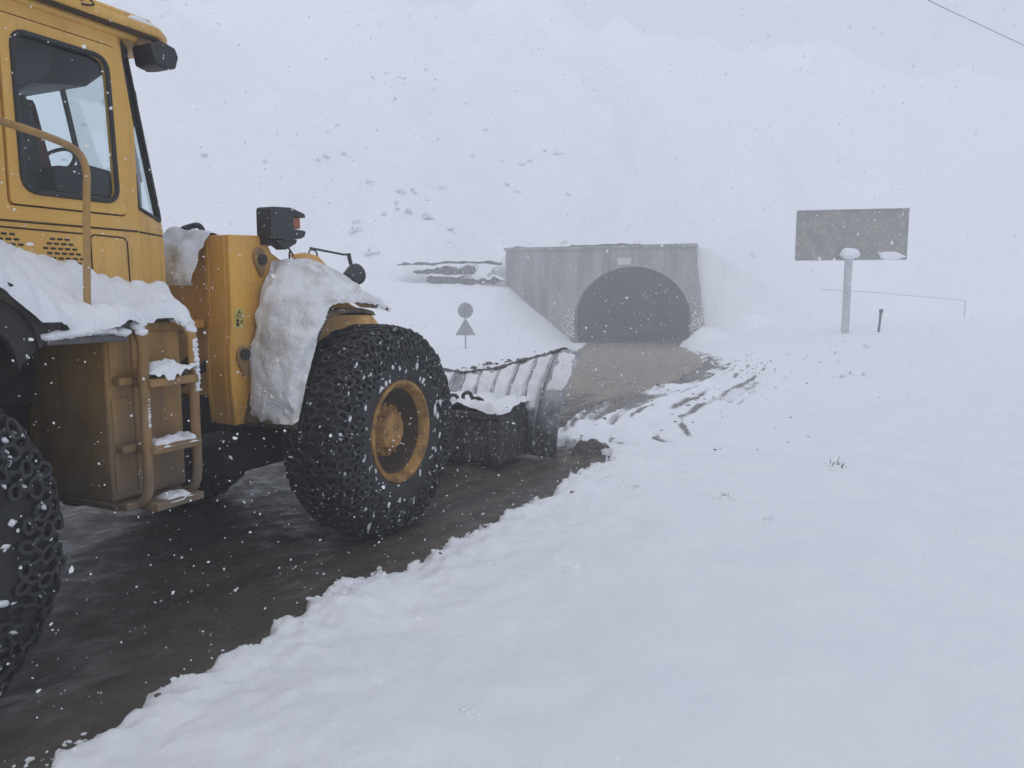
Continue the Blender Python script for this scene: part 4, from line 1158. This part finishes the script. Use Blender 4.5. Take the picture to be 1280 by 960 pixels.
while cnt < 70 and tries < 4000:
    tries += 1
    Y = rs.uniform(56, 118); X = rs.uniform(-.62, .12)*Y
    z = gz(X, Y); el = math.degrees(math.atan2(z - EYE, Y))
    if z < 4.5 or el > 19: continue
    a, b = ab(X, Y)
    if -1.5 < a < 16 and b < 3: continue
    if math.degrees(math.atan2(X, Y)) < -20 and el < 2: continue
    dens = fbm(np.array([X*.09]), np.array([Y*.09]), 0, 3, 77)[0]
    if rs.random() > .25 + 1.1*dens - (el - 6)*.03: continue
    put_shrub(X, Y, rs.uniform(.3, .65)*(1.3 if rs.random() < .15 else 1))
    if rs.random() < .4:
        for q in range(rs.randrange(1, 3)): put_shrub(X + rs.gauss(0, 1.0), Y + rs.gauss(0, 1.5), rs.uniform(.35, .6))
for k in range(3):
    if not used[k]: bpy.data.objects.remove(protos[k])

def tuft(x, y, sc, seed, label, group=None, n=12):
    r = random.Random(seed); mb = MB()
    for k in range(n):
        a = r.uniform(0, 2*PI); ln = r.uniform(.04, .11)*sc; le = r.uniform(.1, .75)
        b = Vector((r.gauss(0, .018)*sc, r.gauss(0, .018)*sc, -.03))
        e = b + Vector((math.cos(a)*math.sin(le), math.sin(a)*math.sin(le), math.cos(le)))*ln
        m = b.lerp(e, .55) + Vector((0, 0, .012*sc))
        mb.tube([b, m, e], [.0032*sc, .0026*sc, .001*sc], 4)
    for k in range(7): mb.blob((r.gauss(0, .035)*sc, r.gauss(0, .03)*sc, .0), (.035*sc, .035*sc, .022*sc), seed + k, 1, 2, .3)
    o = mb.build('grass_tuft', ['twig', 'snow'], smooth=60)
    o.location = (x, y, gz(x, y)); tag(o, label, 'grass tuft', group)
TG = 'dead grass tufts poking through the snow'
TUFTS = [(1.92, 6.8, .95, 'lone upright dark grass tuft in open snow nearest the road, right of the slush heap'),
         (2.07, 6.0, .65, 'tiny low scrap of dark grass in open snow below the upright tuft'),
         (3.36, 7.87, 1.5, 'widest pale grass tuft, buried under rounded snow in the open field'),
         (1.17, 7.12, .7, 'short dark grass tuft close to the outer end of the slush heap'),
         (-.19, 3.25, .45, 'smallest dead grass tip in the snow at the lower middle of the view')]
for k, (x, y, sc, lb) in enumerate(TUFTS): tuft(x, y, sc, 200 + k, lb, TG)
for k in range(14):
    y = random.uniform(16, 30); x = float(XR(y)) + random.uniform(2.2, 6)
    tuft(x, y, random.uniform(.8, 1.5), 300 + k, 'small dead grass tuft in the snow between the road bend and the billboard', TG, 8)

# ------------------------------------------------------------------ air: haze and falling snow
def simple(name, build_nodes):
    m, nt, out = newmat(name); build_nodes(NT(nt), out); return m
HAZE = .0083
def hz_nodes(t, out):
    v = t.n('ShaderNodeVolumePrincipled', ins={'Color': (.955, .965, .985, 1), 'Density': HAZE, 'Anisotropy': .1})
    t.l(v.outputs[0], out.inputs['Volume'])
M['haze'] = simple('snowy_haze', hz_nodes)
lo = float(GZ.min()) - 1.2; hi = float(GZ.max()) + 3
mb = MB(); mb.box((-230, -150, min(lo, -3.2)), (230, 260, hi)); o = mb.build('haze', 'haze', smooth=0); tag(o, kind='stuff')
try: M['haze'].cycles.homogeneous_volume = True
except Exception: pass
o.visible_shadow = True

NF = 210000
def flakes(n):
    Y = RNG.uniform(-3, 17, n); X = RNG.uniform(-11, 12, n); Z = RNG.uniform(.1, 7, n)
    keep = (X**2 + Y**2 + (Z - EYE)**2 > 1.7**2) & (Z > ground(X, Y) + .1)
    s = X*D.x + Y*D.y; p = X*L.x + Y*L.y
    keep &= ~((s > -.7) & (s < 3.9) & (p > 4.05) & (p < 5.65) & (Z < 3.6)) & ~((s > 3.9) & (s < 6.2) & (p > 3.35) & (p < 6.4) & (Z < 2.3))
    return np.stack([X, Y, Z], -1)[keep]
C = flakes(NF); n = len(C)
R_ = np.abs(RNG.normal(0, .0020, n)) + .0022
R_ = np.where(RNG.random(n) < .05, R_*1.9, R_)
A = RNG.normal(size=(n, 3, 3)); q_, _ = np.linalg.qr(A)
ang = np.linspace(0, 2*PI, 6)[:5]
def plate(ax1, ax2):
    r = RNG.uniform(.45, 1.35, (n, 5, 1))
    return (q_[:, None, :, ax1]*np.cos(ang)[None, :, None] + q_[:, None, :, ax2]*np.sin(ang)[None, :, None]*RNG.uniform(.5, 1, (n, 1, 1)))*r
Vt = np.concatenate([plate(0, 1), plate(0, 2)], 1)*R_[:, None, None] + C[:, None]
me = bpy.data.meshes.new('snowfall')
me.vertices.add(n*10); me.vertices.foreach_set('co', Vt.reshape(-1))
me.loops.add(n*10); me.loops.foreach_set('vertex_index', np.arange(n*10))
me.polygons.add(n*2); me.polygons.foreach_set('loop_start', np.arange(n*2)*5); me.polygons.foreach_set('loop_total', np.full(n*2, 5))
me.update(calc_edges=True); me.validate()
def fl_nodes(t, out):
    b = t.n('ShaderNodeBsdfDiffuse', ins={'Color': (.99, .99, .99, 1)}); tr = t.n('ShaderNodeBsdfTranslucent', ins={'Color': (.99, .99, .99, 1)})
    mx = t.n('ShaderNodeMixShader', ins={'Fac': .5}); t.l(b.outputs[0], mx.inputs[1]); t.l(tr.outputs[0], mx.inputs[2]); t.l(mx.outputs[0], out.inputs[0])
M['flake'] = simple('snowflakes', fl_nodes)
me.materials.append(M['flake'])
o = bpy.data.objects.new('snowfall', me); COL.objects.link(o); tag(o, kind='stuff')

# ------------------------------------------------------------------ light, sky, camera
SUN_EL, SUN_AZ = math.radians(58), math.radians(200)      # hidden sun, high behind the camera to the left
wd = bpy.data.worlds.new('World'); scene.world = wd; wd.use_nodes = True
nt = wd.node_tree; nt.nodes.clear(); t = NT(nt)
out = nt.nodes.new('ShaderNodeOutputWorld')
sky = t.n('ShaderNodeTexSky', sky_type='NISHITA', sun_disc=False, sun_elevation=SUN_EL, sun_rotation=SUN_AZ, altitude=1800, air_density=1.0, dust_density=6.0, ozone_density=1.0)
hs = t.n('ShaderNodeHueSaturation', ins={'Saturation': .45, 'Value': 1.0, 'Color': sky.outputs[0]})
bg = t.n('ShaderNodeBackground', ins={'Color': hs.outputs[0], 'Strength': .15})
t.l(bg.outputs[0], out.inputs[0])
sd = bpy.data.lights.new('overcast_sun', 'SUN'); sd.energy = .55; sd.angle = math.radians(60); sd.color = (1, .98, .95)
so = bpy.data.objects.new('overcast_sun', sd); COL.objects.link(so)
az = SUN_AZ
dirv = Vector((math.sin(az)*math.cos(SUN_EL), math.cos(az)*math.cos(SUN_EL), math.sin(SUN_EL)))
so.rotation_euler = dirv.to_track_quat('Z', 'Y').to_euler(); so.location = (0, 0, 120)
so['kind'] = 'structure'

cam = bpy.data.cameras.new('camera'); cam.sensor_width = 36; cam.lens = 967/1280*36; cam.clip_start = .05; cam.clip_end = 1000
co = bpy.data.objects.new('camera', cam); COL.objects.link(co)
co.location = (0, 0, EYE); co.rotation_euler = (PI/2 - math.radians(6.548), 0, 0)
scene.camera = co

scene.view_settings.view_transform = 'Standard'; scene.view_settings.look = 'None'
scene.view_settings.exposure = 0.48; scene.view_settings.gamma = 1; scene.view_settings.use_curve_mapping = False
cy = scene.cycles
cy.use_denoising = True
try: cy.denoiser = 'OPENIMAGEDENOISE'
except Exception: pass
cy.max_bounces = 8; cy.diffuse_bounces = 4; cy.glossy_bounces = 3; cy.transparent_max_bounces = 12; cy.volume_bounces = 6
cy.use_adaptive_sampling = False; cy.sample_clamp_indirect = 8
